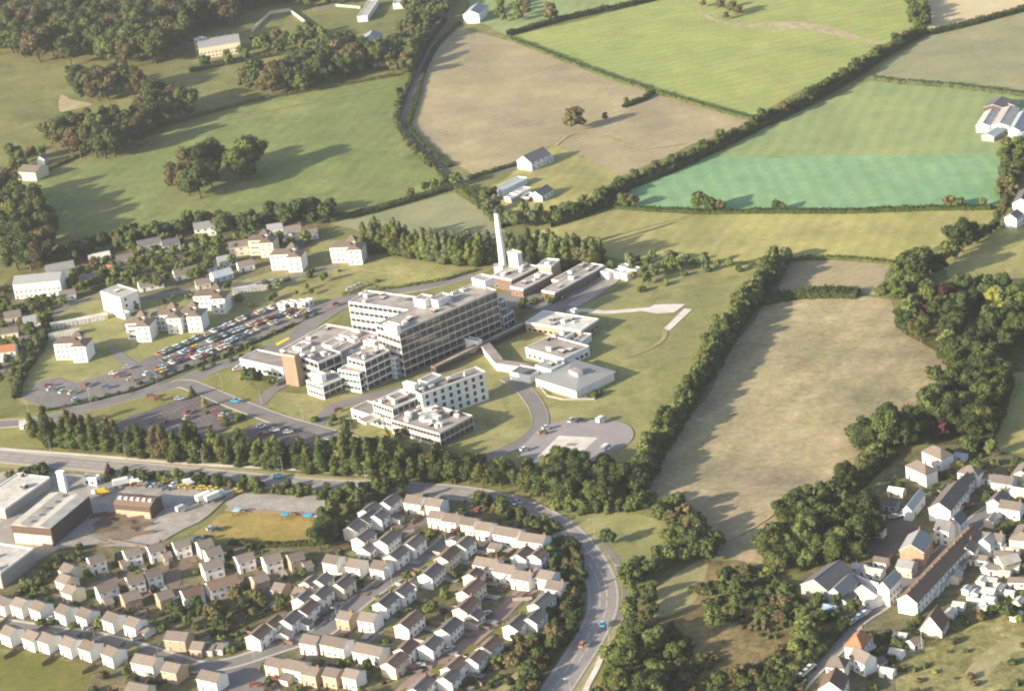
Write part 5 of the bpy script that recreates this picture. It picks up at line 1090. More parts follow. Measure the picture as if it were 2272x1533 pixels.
# the diagonal hedgerow, top right
row([(1225, 500), (1290, 480), (1335, 455), (1395, 415), (1490, 378), (1590, 330), (1670, 290), (1780, 235), (1880, 178), (1950, 130), (2045, 72)], 9, (6.5, 10), 'broad', MIXD, 'the long diagonal hedgerow at the upper right', 'trees of the diagonal hedgerow', 1.5, 1, 5, 1.05, 16)
row([(2045, 70), (2035, 30), (2020, -30)], 7, (7, 10), 'broad', MIXD, 'the hedgerow left of the cream field', 'trees left of the cream field', 1.5, 2, 6, 1, 17)
area([(1050, 440), (1095, 440), (1120, 480), (1230, 478), (1300, 452), (1330, 455), (1280, 495), (1180, 520), (1110, 500)], 9, (6, 10), 'broad', (('mid', 4), ('grey', 2), ('dark', 2)), 'the copse above the chimney', 'trees of the copse above the chimney', 18)
for i, (x, y, h, f) in enumerate([(1385, 462, 9, 'mid'), (1405, 460, 8, 'brown'), (1558, 470, 11, 'mid'), (1578, 472, 8, 'dark'), (1600, 472, 7, 'brown'), (1726, 468, 6, 'dark'), (1738, 468, 4.5, 'mid'), (2108, 462, 8, 'brown'), (2128, 463, 6.5, 'mid'), (2180, 460, 5, 'grey')]): one(x, y, h, 'broad', f, 'the hedge under the blue green crop', 1.1)
one(1278, 290, 13.5, 'broad', 'brown', 'the middle of the tan field', 1.25); one(1343, 268, 5, 'broad', 'brown', 'the middle of the tan field')
one(1225, 50, 14, 'broad', 'brown', 'the hedge at the top of the bright green field', .95)
for x, y, h in ((1600, 24, 8), (1625, 32, 9), (1640, 36, 7), (1612, 44, 5), (1560, 16, 5)): one(x, y, h, 'broad', 'brown', 'the bare ring in the bright green field', 1.2)
one(1390, 235, 5, 'broad', 'brown', 'the short hedge end in the tan field')
# right hand trees
for x, y, h, f, wd in ((2135, 560, 17, 'dark', 1.25), (2110, 585, 11, 'mid', 1.2), (2160, 548, 10, 'dark', 1.2), (2085, 605, 9, 'dark', 1.2), (2035, 628, 18, 'dark', 1.25), (2060, 615, 12, 'dark', 1.2), (2000, 640, 13, 'mid', 1.2), (1985, 655, 9, 'mid', 1.2), (2020, 655, 9, 'dark', 1.3), (1960, 662, 8, 'mid', 1.2), (2180, 528, 7, 'mid', 1.2), (2205, 510, 6, 'dark', 1)):
    one(x, y, h, 'broad', f, 'the big hedge climbing to the right edge', wd)
row([(2170, 545), (2200, 515), (2225, 485), (2235, 455)], 6, (5, 7), 'broad', MIXD, 'the upper end of the hedge at the right edge', 'trees at the right edge', 1, 1, 4, 1.1, 19)
row([(2236, 450), (2240, 400), (2245, 350), (2262, 320)], 7, (6, 9), 'broad', MIXM, 'the right edge beside the blue green crop', 'trees at the right edge', 2, 2, 6, 1.1, 20)
area([(1970, 700), (2010, 665), (2080, 645), (2400, 650), (2400, 790), (2230, 820), (2140, 800), (2080, 778), (2010, 745)], 12, (9, 14), 'broad', (('dark', 5), ('mid', 3), ('light', 1)), 'the villa garden on the right', 'trees around the villa', 21, 1.1)
for x, y, h, f in ((2090, 690, 13, 'purple'), (2066, 705, 9, 'purple'), (2166, 690, 9, 'purple'), (2212, 692, 12, 'yellow'), (2228, 700, 8, 'yellow'), (2018, 718, 9, 'light'), (2102, 780, 10, 'light')): one(x, y, h, 'broad', f, 'the villa garden on the right', 1.15)
area([(2080, 850), (2110, 795), (2160, 790), (2240, 850), (2200, 940), (2175, 1000), (2100, 985), (2020, 985), (1930, 1010), (1905, 985), (1960, 950), (2040, 925)], 11, (10, 15), 'broad', (('dark', 6), ('mid', 2)), 'the dark belt below the villa', 'trees of the belt below the villa', 22, 1.15)
for x, y, h, f in ((1932, 1005, 14, 'dark'), (1968, 1002, 17, 'mid'), (2010, 995, 14, 'dark'), (1943, 1012, 7, 'light'), (1875, 1085, 12, 'dark'), (2092, 975, 10, 'purple'), (2150, 970, 9, 'purple'), (2150, 1008, 8, 'mid'), (2200, 1012, 7, 'mid')): one(x, y, h, 'broad', f, 'the lower end of the belt below the villa', 1.15)
area([(1700, 1235), (1730, 1150), (1800, 1115), (1880, 1105), (1930, 1140), (1940, 1220), (1900, 1262), (1840, 1262), (1780, 1290), (1720, 1285)], 8.5, (9, 14), 'broad', (('dark', 6), ('mid', 3)), 'the dark wood beside the village', 'trees of the dark village wood', 23, 1.15)
row([(1880, 1090), (1910, 1060), (1940, 1035), (1975, 1012)], 6, (3.5, 5.5), 'shrub', MIXD, 'the lane above the village', 'bushes along the upper lane', 1.2, 2, 4, 1.2, 24)
# triangle of thick hedges and roadside trees
row([(1405, 1300), (1440, 1272), (1490, 1250), (1540, 1238), (1585, 1232)], 5.5, (6, 9.5), 'broad', (('dark', 5), ('mid', 2)), 'the thick hedge above the scrub clearing', 'trees of the hedge triangle', 1.6, 2, 5, 1.15, 25)
row([(1590, 1230), (1555, 1195), (1520, 1165), (1470, 1140), (1420, 1122)], 6, (6, 9), 'broad', MIXD, 'the thick hedge under the tan hillside', 'trees of the hedge triangle', 1.6, 2, 5, 1.15, 26)
row([(1420, 1122), (1340, 1130), (1270, 1135), (1210, 1118)], 5, (3.5, 6), 'shrub', MIXM, 'the bushes above the bypass bend', 'bushes above the bypass bend', 1.6, 2, 4, 1.1, 27)
one(1352, 1212, 7, 'broad', 'dark', 'the triangle of rough grass', 1.2); one(1530, 1225, 10, 'broad', 'dark', 'the apex of the hedge triangle', 1.3); one(1500, 1215, 10, 'broad', 'mid', 'the apex of the hedge triangle', 1.3)
row([(1422, 1310), (1430, 1345), (1415, 1390), (1402, 1430), (1385, 1470), (1368, 1510), (1345, 1570)], 6.5, (5, 8.5), 'broad', (('mid', 4), ('dark', 3), ('light', 1)), 'the roadside trees right of the bypass', 'roadside trees right of the bypass', 2, 2, 5, .95, 28)
area([(1390, 1440), (1440, 1420), (1480, 1480), (1460, 1590), (1330, 1590)], 8, (7, 11), 'broad', (('dark', 4), ('mid', 3)), 'the dark corner of the scrub by the bypass', 'roadside trees right of the bypass', 29, 1.1)
SC = [(1440, 1320), (1560, 1250), (1690, 1265), (1780, 1320), (1860, 1390), (1800, 1500), (1740, 1600), (1470, 1600), (1440, 1440)]
area(SC, 3.1, (1.0, 3.4), 'shrub', (('brown', 4), ('mid', 3), ('dark', 4), ('light', 1)), 'the scrubland below the hillside', 'bushes of the scrubland', 30, 1.5, patch=-.21)
area([(1600, 1260), (1720, 1275), (1840, 1385), (1790, 1500), (1740, 1560), (1600, 1540), (1540, 1450), (1560, 1340)], 13, (5, 8), 'broad', (('dark', 4), ('mid', 3), ('brown', 2)), 'the scrubland below the hillside', 'trees of the scrubland', 31, 1.2, keep=.5)
for x, y, h, f in ((1500, 1465, 8, 'dark'), (1640, 1320, 7, 'dark'), (1490, 1395, 3, 'dark'), (1350, 1465, 6, 'light')): one(x, y, h, 'broad', f, 'the scrubland below the hillside', 1.25)
# bank inside the bend, trees between estate and bypass
row([(1232, 1200), (1258, 1250), (1266, 1300), (1258, 1360), (1232, 1415), (1195, 1470), (1155, 1540)], 4.6, (2.6, 5), 'shrub', (('dark', 3), ('brown', 3), ('mid', 2)), 'the bank inside the bypass bend', 'bushes on the bypass bank', 1.6, 3, 4, 1.15, 32)
row([(1060, 1108), (1130, 1140), (1190, 1165), (1225, 1185)], 5, (3.5, 6), 'shrub', MIXM, 'the hedge between the top row and the bypass', 'bushes between estate and bypass', 1.6, 2, 4, 1.15, 33)
row([(1238, 1420), (1212, 1460), (1178, 1510), (1148, 1580)], 6, (5, 7.5), 'broad', (('dark', 4), ('brown', 2)), 'the lower bank inside the bypass bend', 'trees on the bypass bank', 1.6, 1, 5, 1.1, 34)
area([(1125, 1440), (1160, 1400), (1195, 1400), (1180, 1450), (1140, 1490), (1090, 1500)], 6.5, (4, 6.5), 'broad', (('brown', 4), ('mid', 2)), 'the corner behind the right side of the reddish street', 'trees behind the reddish street', 35, 1.2, 2)
area([(735, 1120), (790, 1090), (880, 1082), (905, 1092), (850, 1108), (790, 1140), (775, 1180), (740, 1215), (700, 1240), (690, 1225), (725, 1190)], 7, (7, 11), 'broad', (('dark', 5), ('mid', 3)), 'the dark clump above the estate', 'trees of the clump above the estate', 36, 1.1)
one(1365, 250, 1, 'broad', 'brown', 'the short hedge end in the tan field') if False else None
one(735, 1200, 10, 'tall', 'light', 'the left edge of the clump above the estate', 2.0); one(724, 1175, 10, 'tall', 'mid', 'the left edge of the clump above the estate', 2.0); one(742, 1160, 9, 'tall', 'light', 'the left edge of the clump above the estate', 2.0); one(893, 1120, 7.5, 'tall', 'mid', 'the gap beside the top row', 1.6)
row([(235, 1058), (330, 1062), (440, 1072), (560, 1082), (640, 1090), (730, 1098)], 5, (2.5, 4.5), 'shrub', MIXM, 'the hedge between yard and bypass', 'bushes between yard and bypass', 2, 2, 4, 1.2, 37)
one(243, 1052, 5.5, 'cone', 'purple', 'the back of the factory yard', 1.4); one(484, 1072, 5, 'broad', 'dark', 'the hedge between yard and bypass', 1.2); one(570, 1085, 6, 'broad', 'mid', 'the hedge between yard and bypass'); one(562, 1080, 5, 'broad', 'light', 'the hedge between yard and bypass')
row([(20, 1070), (60, 1050), (100, 1042), (40, 1085)], 5, (3, 5), 'shrub', MIXD, 'the back of the factory', 'bushes behind the factory', 2, 2, 4, 1.2, 38)
# estate: trees in the middle green, hedges, gardens
area([(400, 1355), (560, 1320), (640, 1310), (660, 1345), (600, 1380), (520, 1400), (430, 1405), (350, 1370), (330, 1345)], 7.5, (4, 7.5), 'broad', (('dark', 3), ('mid', 3), ('brown', 3)), 'the green in the middle of the estate', 'trees on the estate green', 39, 1.15, 2)
area([(210, 1500), (330, 1440), (300, 1480), (360, 1520), (420, 1560), (200, 1590)], 6, (2.5, 4.5), 'shrub', MIXD, 'the corner below the second terrace', 'bushes at the bottom left', 40, 1.3, 1.5, .7)
row([(20, 1325), (80, 1300), (130, 1250), (190, 1222)], 5, (2.5, 4), 'shrub', MIXD, 'the hedge under the factory fence', 'bushes under the factory fence', 1.6, 2, 3, 1.2, 41)
EG = [(0, 1335), (120, 1255), (220, 1225), (420, 1205), (560, 1215), (700, 1215), (800, 1120), (900, 1100), (1060, 1112), (1200, 1170), (1250, 1240), (1255, 1330), (1215, 1410), (1140, 1490), (1060, 1560), (330, 1560), (215, 1470), (60, 1440), (0, 1438)]
ROADS = [[(13, 1387), (106, 1401), (211, 1416), (317, 1443), (400, 1470), (449, 1480), (520, 1470), (613, 1440), (718, 1402), (784, 1346), (830, 1311), (890, 1270), (956, 1231), (1000, 1195)], [(860, 1580), (900, 1530), (945, 1495), (1009, 1452), (1088, 1386), (1150, 1325), (1180, 1305)], [(200, 1310), (238, 1291), (320, 1275), (396, 1262), (385, 1290), (395, 1312), (560, 1288), (620, 1270)], [(880, 1200), (905, 1180), (935, 1155)], [(540, 1480), (560, 1520)], [(790, 1440), (830, 1405), (870, 1385)]]
OCC0 = list(OCC)
for rd in ROADS:
    P = [Vector(at2(*p)) for p in rd]
    for a, c in zip(P[:-1], P[1:]):
        k = int((c - a).length / 4) + 1
        for i in range(k): q = a + (c - a) * i / k; OCC.append((q.x, q.y, 4.0))
area(EG, 4.6, (1.2, 2.9), 'shrub', (('dark', 3), ('mid', 4), ('brown', 2), ('light', 2)), 'the estate gardens', 'bushes in the estate gardens', 42, 1.25, .6, .40)
area(EG, 15, (3.5, 6), 'broad', MIXM, 'the estate gardens', 'trees in the estate gardens', 43, 1.1, .6, .45)
0 and row([(1690, 1052), (1740, 1035), (1790, 1020), (1850, 1012), (1900, 1000)], 4, (.4, 1.1), 'shrub', (('brown', 3), ('grey', 1)), 'the bank across the tan hillside', 'bushes on the hillside bank', 4, 2, 4, 2.6, 74)
# village gardens
VG = [(2080, 1290), (2200, 1180), (2290, 1130), (2400, 1150), (2400, 1390), (2272, 1380), (2120, 1400), (2060, 1360)]
area(VG, 4.4, (1.2, 3.6), 'shrub', MIXM, 'the gardens behind the terrace', 'bushes in the gardens behind the terrace', 44, 1.3, .8, .6)
area([(2200, 1230), (2400, 1200), (2400, 1400), (2200, 1370)], 13, (5, 9), 'broad', MIXM, 'the gardens behind the terrace', 'trees behind the terrace', 45, 1.1, .8, .8)
area([(1900, 1395), (2030, 1370), (2100, 1400), (2000, 1450), (1960, 1560), (1900, 1560), (1935, 1460)], 5.5, (2, 4.5), 'shrub', (('dark', 4), ('mid', 3), ('light', 1)), 'the gardens below the terrace', 'bushes below the terrace', 46, 1.3, .8, .7)
area([(1780, 1330), (1850, 1340), (1930, 1330), (1890, 1370), (1850, 1400), (1800, 1470), (1760, 1480)], 6.5, (4, 7), 'broad', (('dark', 3), ('mid', 4), ('light', 1)), 'the strip left of the village street', 'trees left of the village street', 47, 1.2, .8)
area([(2000, 1010), (2200, 1000), (2290, 1030), (2290, 1130), (2160, 1130), (2000, 1130), (1950, 1100)], 7.5, (1.8, 4.2), 'shrub', (('mid', 3), ('dark', 3), ('yellow', 1)), 'the gardens of the hipped white houses', 'bushes round the hipped white houses', 48, 1.3, .8, .7)
area([(2170, 1040), (2400, 1060), (2400, 1160), (2200, 1150)], 11, (4, 7), 'broad', MIXM, 'the gardens at the right edge', 'trees at the right edge gardens', 49, 1.1, .8, .7)
area([(2000, 1450), (2290, 1360), (2290, 1560), (2000, 1560)], 6, (.8, 2.6), 'shrub', (('mid', 2), ('brown', 3), ('yellow', 1)), 'the rough corner grass', 'bushes in the rough corner grass', 50, 1.6, .8, .38)
# top left
area([(-60, 25), (60, -40), (200, -80), (420, -80), (780, -80), (790, -5), (700, 20), (560, 22), (520, 60), (425, 78), (400, 150), (335, 158), (270, 148), (170, 152), (90, 145), (40, 118), (-60, 130)], 18, (19, 27), 'broad', (('dark', 4), ('brown', 4), ('mid', 4)), 'the wood across the top left', 'trees of the top left wood', 51, 1.15)
def grove(place, pts, fmix, hr, seed, wd=1.15):
    r = random.Random(seed)
    for x, y in pts: one(x, y, r.uniform(*hr) * 1.22, 'broad', pick(r, fmix), place, wd * r.uniform(.85, 1.05), 'parkland trees')
grove('the grove above the bare scrape', [(175, 190), (205, 205), (228, 215), (192, 222), (218, 224), (240, 222), (270, 205), (295, 212), (310, 215), (178, 215)], MIXB, (13, 20), 1)
grove('the grove left of the lone parkland strip', [(345, 250), (370, 255), (400, 256), (418, 262), (385, 268), (350, 272), (320, 280)], MIXB, (13, 19), 2)
grove('the long grove at the left of the pasture', [(115, 320), (140, 328), (170, 335), (205, 340), (235, 352), (255, 350), (270, 338), (290, 325), (300, 305), (275, 310), (250, 300), (225, 320), (190, 315), (155, 305), (310, 325), (328, 300), (345, 288), (215, 350), (180, 350)], MIXB, (12, 18), 3)
grove('the clump in the middle of the long pasture', [(395, 420), (420, 435), (445, 440), (470, 415), (440, 415), (460, 395), (430, 400), (478, 380)], MIXB, (12, 18), 4)
grove('the pair right of the pasture clump', [(535, 395), (560, 385), (548, 400)], MIXD, (13, 19), 5)
grove('the left edge below the park', [(-10, 470), (15, 490), (40, 510), (65, 500), (90, 515), (30, 540), (60, 560), (90, 580), (105, 560), (110, 535), (70, 600), (40, 600), (100, 600), (85, 545), (10, 450), (-20, 520), (45, 470), (75, 480)], (('dark', 4), ('mid', 3), ('brown', 2)), (12, 18), 6)
area([(540, 215), (620, 220), (720, 195), (860, 155), (830, 130), (760, 120), (700, 140), (640, 170), (560, 190)], 11, (13, 19), 'broad', (('dark', 5), ('mid', 2), ('brown', 2)), 'the shelter belt above the long pasture', 'trees of the shelter belt', 52, 1.1)
area([(860, 160), (905, 195), (925, 150), (950, 95), (1000, 20), (1040, -50), (930, -50), (900, 30), (900, 80), (870, 110)], 11, (10, 15), 'broad', MIXD, 'the trees along the country lane', 'trees along the lane', 53, 1.1)
row([(890, 200), (882, 240), (880, 275), (915, 330), (960, 375)], 7, (3, 5), 'shrub', MIXD, 'the country lane', 'bushes along the country lane', 1, 1, 4, 1.1, 54)
area([(560, 95), (700, 70), (790, 95), (760, 130), (640, 120), (420, 165), (440, 130), (540, 115)], 13, (7, 11), 'broad', MIXM, 'the mansion grounds', 'trees of the mansion grounds', 55, 1.1, 3)
area([(640, 15), (760, -20), (800, -30), (790, 10), (700, 22)], 13, (8, 12), 'broad', MIXD, 'the back of the glasshouse lawn', 'trees behind the glasshouse lawn', 56, 1.1, 3)
area([(1070, -10), (1180, -20), (1190, 30), (1120, 60), (1085, 40)], 13, (6, 10), 'broad', MIXM, 'the gardens at the top of the lane', 'trees at the top of the lane', 57, 1.1, 3)
area([(20, 345), (80, 350), (120, 345), (130, 370), (60, 400), (0, 410)], 10, (5, 9), 'broad', MIXM, 'the left edge cottage garden', 'trees round the left edge cottage', 58, 1.1, 2)
# left residential greenery
area([(130, 575), (260, 530), (420, 505), (560, 490), (740, 470), (735, 500), (600, 520), (430, 530), (300, 555), (160, 600)], 9, (7, 12), 'broad', MIXD, 'the hedge belt above the flats', 'trees of the hedge belt above the flats', 59, 1.05, 2)
area([(150, 610), (300, 560), (440, 535), (620, 525), (690, 540), (620, 570), (480, 610), (330, 650), (220, 650), (120, 690), (60, 680)], 7.5, (3.5, 8), 'broad', MIXM, 'the gardens behind the flats', 'trees in the gardens behind the flats', 60, 1.1, 1.2, .85)
area([(0, 640), (60, 660), (140, 670), (110, 720), (60, 800), (20, 850), (-40, 860), (-40, 700)], 8, (2, 5), 'shrub', MIXM, 'the left edge gardens', 'bushes in the left edge gardens', 61, 1.3, 2, .8)
area([(-20, 640), (60, 660), (140, 670), (110, 720), (60, 800), (20, 850), (-40, 860)], 11, (4, 8), 'broad', MIXM, 'the left edge gardens', 'trees in the left edge gardens', 75, 1.1, 1.5, .8)
area([(220, 690), (420, 650), (560, 620), (640, 610), (600, 640), (420, 690), (300, 700)], 12, (2.5, 5), 'broad', MIXM, 'the lawns among the flats', 'trees among the flats', 76, 1.2, 1.5, .6)
area([(560, 640), (700, 600), (720, 610), (600, 650)], 6, (2, 4), 'shrub', MIXM, 'the strip by the upper garages', 'bushes by the upper garages', 77, 1.3, 1, .8)
area([(520, 660), (600, 645), (700, 625), (750, 600), (700, 655), (620, 670), (560, 690), (500, 700)], 8, (3, 6), 'broad', MIXM, 'the strip behind the middle flats', 'trees behind the middle flats', 62, 1.1, 1.5, .8)
row([(105, 730), (85, 790), (50, 830), (35, 880)], 4.5, (3, 5), 'shrub', (('dark', 1),), 'the dark hedge left of the first flats', 'bushes left of the first flats', 1, 1, 3, 1.1, 63)
row([(130, 908), (260, 875), (340, 845), (440, 808), (560, 762), (640, 728), (720, 690)], 7, (1.3, 2.6), 'shrub', MIXD, 'the strip under the long car park', 'bushes under the long car park', 1.2, 1, 3, 1.3, 64)
row([(430, 822), (500, 800), (560, 775)], 6, (1.5, 3), 'shrub', MIXM, 'the hospital road verge', 'bushes beside the hospital road', 1.2, 2, 5, 1.3, 65)
area([(380, 905), (470, 905), (540, 930), (530, 945), (450, 915)], 7, (1.5, 3.2), 'shrub', MIXM, 'the border of the front car park', 'bushes by the front car park', 66, 1.3)
area([(700, 935), (740, 925), (790, 945), (770, 960), (720, 950)], 5, (2, 3.6), 'shrub', MIXM, 'the bed left of the nurses block', 'bushes by the nurses block', 67, 1.3)
area([(830, 990), (900, 960), (960, 990), (1010, 1000), (960, 1015), (860, 1010)], 8, (3, 5.5), 'broad', MIXM, 'the lawn below the nurses block', 'trees below the nurses block', 68, 1.2, keep=.7)
row([(1260, 660), (1200, 672), (1150, 678)], 6, (2, 4), 'shrub', MIXM, 'the yard below the boiler house', 'bushes below the boiler house', 2, 2, 5, 1.2, 69)
area([(1290, 885), (1330, 868), (1345, 880), (1300, 895)], 5, (1.5, 3.5), 'shrub', MIXM, 'the lawn by the hipped ward', 'bushes by the hipped ward', 70, 1.2)
row([(905, 440), (945, 425), (990, 415), (1030, 410)], 7, (5, 8), 'broad', MIXM, 'the hedge above the tan green triangle', 'trees of the hedge above the triangle', 1, 1, 4, 1.2, 71)
row([(1420, 650), (1560, 605), (1680, 600)], 12, (2, 3.5), 'shrub', MIXM, 'the top of the hospital grass', 'bushes at the top of the hospital grass', 3, 1, 4, 1.2, 72)
area([(730, 600), (860, 600), (980, 590), (1050, 600), (900, 640), (800, 640)], 17, (1.5, 3), 'shrub', MIXM, 'the rough slope behind the hospital', 'bushes on the slope behind the hospital', 73, 1.3, keep=.6)

# label and build what is pending: the largest of each kind as things of their own, the rest of the wood and of the undergrowth as one mass each
from collections import defaultdict
def pix(x, y, z=0.0):
    d = Vector((x, y, z)) - CAM; w_ = d.dot(FWD); return PW / 2 + FPX * d.dot(RT) / w_, PH / 2 - FPX * d.dot(UP) / w_, FPX / w_
byplace = defaultdict(list)
for i, t in enumerate(PENDING):
    px_, py_, s_ = pix(t[1], t[2], t[3] / 2); vis = -25 < px_ < PW + 25 and -25 < py_ < PH + 25
    byplace[t[0]].append((t, px_, s_ * t[3] * (1 if vis else 0), i))
MAXN = dict(tree=298, slim_tree=150, conifer=20, bush=298)
NMK = dict(broad='tree', tall='slim_tree', cone='conifer', shrub='bush')  # tall covers any slim upright tree, species unknown
size = defaultdict(list)
for its in byplace.values():
    for t, px_, s_, i in its: size[NMK[t[4]]].append((s_, i))
SINGLE = set()
for k_, l_ in size.items():
    l_.sort(reverse=True); SINGLE |= {i for s_, i in l_[:MAXN[k_]] if s_ > 0}
rest = defaultdict(list)
WD = dict(broad='tree', tall='slim tree', cone='conifer', shrub='bush')
for place, items in byplace.items():
    bykind = defaultdict(list)
    for it in items: bykind[(it[0][4], it[0][5])].append(it)
    for (shape, fk), ts in bykind.items():
        ts.sort(key=lambda q: q[1])
        for i, (t, px_, s_, idx) in enumerate(ts):
            (pl, x, y, h, sh, f, grp, wide) = t
            if idx not in SINGLE:
                if -160 < px_ < PW + 160: rest[NMK[sh]].append(t)
                continue
            COUNT['n'] += 1; k = COUNT['n']; nm = WD[sh]
            if len(ts) == 1: lab = f'the one {FNAME[f]} {nm} of {pl}'
            elif i == 0: lab = f'leftmost {FNAME[f]} {nm} of {pl}'
            elif i == len(ts) - 1: lab = f'rightmost {FNAME[f]} {nm} of {pl}'
            else: lab = f'{FNAME[f]} {nm}, {ordinal(i + 1)} such from left, {pl}'
            if len(lab.split()) > 16: print('LONG', lab)
            rz = random.uniform(0, 6.28)
            if sh == 'shrub':
                o = link('bush', crown_for('shrub', k, f)); o.location = (x, y, -.05); o.scale = (h * wide * .8, h * wide * .8, h); o.rotation_euler = (0, 0, rz); tag(o, lab, 'bush', grp)
            else:
                r = empty(NMK[sh] + ('_tree' if sh != 'broad' else ''), (x, y, 0), rz, (h * wide, h * wide, h)); r.name = {'broad': 'tree', 'tall': 'slim_tree', 'cone': 'conifer'}[sh]; tag(r, lab, r.name.split('.')[0], grp)
                link('crown', crown_for(sh, k, f), r); link('trunk', trunk_for(sh, k), r)
def mass(name, label, ts):
    """many small crowns in one mesh"""
    cache = {}; V = []; T = []; Q = []; MI = []; mats = []; nv = 0
    for t in ts:
        pl, x, y, h, sh, f, grp, wide = t; kk = (sh, random.randrange(3))
        if kk not in cache:
            me = crown(sh, kk[1] + 40, F['mid'], dict(broad=850, tall=600, cone=500, shrub=200)[sh], dict(broad=.085, tall=.07, cone=.07, shrub=.22)[sh])
            v_ = np.empty(len(me.vertices) * 3, np.float32); me.vertices.foreach_get('co', v_); q_ = np.empty(len(me.polygons) * 4, np.int32); me.loops.foreach_get('vertex_index', q_)
            tt = np.empty(len(me.polygons), np.float32); me.attributes['tint'].data.foreach_get('value', tt); cache[kk] = (v_.reshape(-1, 3), q_, tt)
        v_, q_, tt = cache[kk]; a = random.uniform(0, 6.28); c_, s_ = math.cos(a), math.sin(a); w_ = h * wide * (.8 if sh == 'shrub' else 1)
        V.append(np.stack([(v_[:, 0] * c_ - v_[:, 1] * s_) * w_ + x, (v_[:, 0] * s_ + v_[:, 1] * c_) * w_ + y, v_[:, 2] * h], 1)); Q.append(q_ + nv); nv += len(v_)
        T.append(np.clip(tt + random.uniform(-.2, .2), 0, 1))
        if F[f] not in mats: mats.append(F[f])
        MI.append(np.full(len(tt), mats.index(F[f]), np.int32))
    V = np.concatenate(V).astype(np.float32); Q = np.concatenate(Q).astype(np.int32); T = np.concatenate(T); MI = np.concatenate(MI); n = len(T)
    me = bpy.data.meshes.new(name); me.vertices.add(len(V)); me.vertices.foreach_set('co', V.ravel()); me.loops.add(len(Q)); me.loops.foreach_set('vertex_index', Q)
    me.polygons.add(n); me.polygons.foreach_set('loop_start', np.arange(n, dtype=np.int32) * 4)
    for m_ in mats: me.materials.append(m_)
    me.polygons.foreach_set('material_index', MI); a_ = me.attributes.new('tint', 'FLOAT', 'FACE'); a_.data.foreach_set('value', T); me.update(calc_edges=True); me.validate()
    o = link(name, me); tag(o, label, kind='stuff'); print(name, len(ts), n)
mass('woodland', 'the rest of the woods, groves and thick belts, reading as one mass of crowns', rest['tree'] + rest['slim_tree'] + rest['conifer'])
mass('undergrowth', 'the rest of the low scrub and garden greenery', rest['bush'])
# hedges: one object each
def hedge(label, px, wd, ht, fk='dark', dens=2.2, size=.75, sm=False, name='hedge'):
    P = [Vector(at2(*p)) for p in px]
    if sm: P = smooth(P, 5)
    pts = []; nr = []; tt = []; CV = []; CF = []
    for a, c in zip(P[:-1], P[1:]):
        d = c - a; L = d.length; d = d / L; n = Vector((-d.y, d.x)); k = int(L * (wd + 2 * ht) * dens)
        s = rng.uniform(0, L, k); per = rng.uniform(0, wd + 2 * ht, k)
        for si, pi in zip(s, per):
            q = a + d * float(si); f = .78 + .34 * mnoise.noise(Vector((q.x * .13, q.y * .13, 3))) + .22 * mnoise.noise(Vector((q.x * .5, q.y * .5, 9)))
            hh = ht * f; w2 = wd / 2 * (.8 + .4 * mnoise.noise(Vector((q.x * .2, q.y * .2, 7))) + .2)
            if pi < ht: off, z, nx, nz_ = -w2, pi / ht * hh, -1, .3
            elif pi < ht + wd: off, z, nx, nz_ = ((pi - ht) / wd * 2 - 1) * w2, hh * (1 - .18 * ((pi - ht) / wd * 2 - 1) ** 2), 0, 1
            else: off, z, nx, nz_ = w2, (pi - ht - wd) / ht * hh, 1, .3
            pts.append((q.x + n.x * off, q.y + n.y * off, z)); nr.append((n.x * nx, n.y * nx, nz_)); tt.append(min(1, max(0, .45 + .5 * mnoise.noise(Vector((q.x * .3, q.y * .3, 1))) + random.gauss(0, .22))))
        m_ = max(1, int(L / 2.5))
        for i in range(m_ + 1):
            q = a + d * (L * i / m_); f = .78 + .34 * mnoise.noise(Vector((q.x * .13, q.y * .13, 3))); w2 = wd / 2 * .85
            for off, z in ((-w2, 0), (-w2, ht * f * .8), (w2, ht * f * .8), (w2, 0)): CV.append([q.x + n.x * off, q.y + n.y * off, z])
        b0 = len(CV) - 4 * (m_ + 1)
        for i in range(m_):
            for j in range(3): CF.append([b0 + 4 * i + j, b0 + 4 * i + j + 1, b0 + 4 * i + 4 + j + 1, b0 + 4 * i + 4 + j])
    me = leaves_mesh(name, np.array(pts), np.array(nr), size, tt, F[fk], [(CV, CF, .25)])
    o = link(name, me); tag(o, label, 'hedge'); return o
H = hedge
H('thick dark hedge running diagonally down from the upper right', [(1215, 502), (1290, 480), (1335, 455), (1395, 415), (1490, 378), (1590, 330), (1670, 290), (1780, 235), (1880, 178), (1950, 130), (2045, 74)], 8, 5.0, 'dark')
H('dark hedge along the top edge of the bright green field', [(1128, 80), (1180, 65), (1250, 46), (1320, 30), (1400, 14), (1480, -6)], 5, 4, 'dark')
H('thin green hedge between the tan and bright green fields', [(1125, 86), (1220, 122), (1330, 165), (1450, 205), (1560, 236), (1668, 268)], 3.2, 2.4, 'mid')
H('short dark hedge sticking into the tan field', [(1384, 240), (1410, 230), (1432, 222), (1446, 208)], 3, 3, 'dark')
H('hedge under the cream stubble field', [(2062, 78), (2130, 62), (2200, 44), (2272, 24), (2350, 0)], 5, 4, 'dark')
H('grey green hedge between the dull and yellow green fields', [(1935, 176), (2000, 186), (2100, 192), (2200, 204), (2300, 216)], 4, 3, 'grey')
H('straight hedge under the blue green crop', [(1330, 458), (1420, 466), (1560, 474), (1700, 472), (1900, 472), (2050, 466), (2200, 464)], 4, 2.6, 'mid')
H('hedge on the right end of the blue green crop', [(2232, 345), (2230, 400), (2228, 462)], 4, 3.5, 'dark')
H('low hedge above the small tan field', [(1660, 592), (1740, 580), (1800, 575), (1850, 575), (1920, 580), (1985, 586)], 3, 2, 'mid')
H('bushy hedge under the small tan field', [(1690, 672), (1740, 662), (1790, 656), (1850, 655), (1905, 656)], 9, 3.5, 'dark')
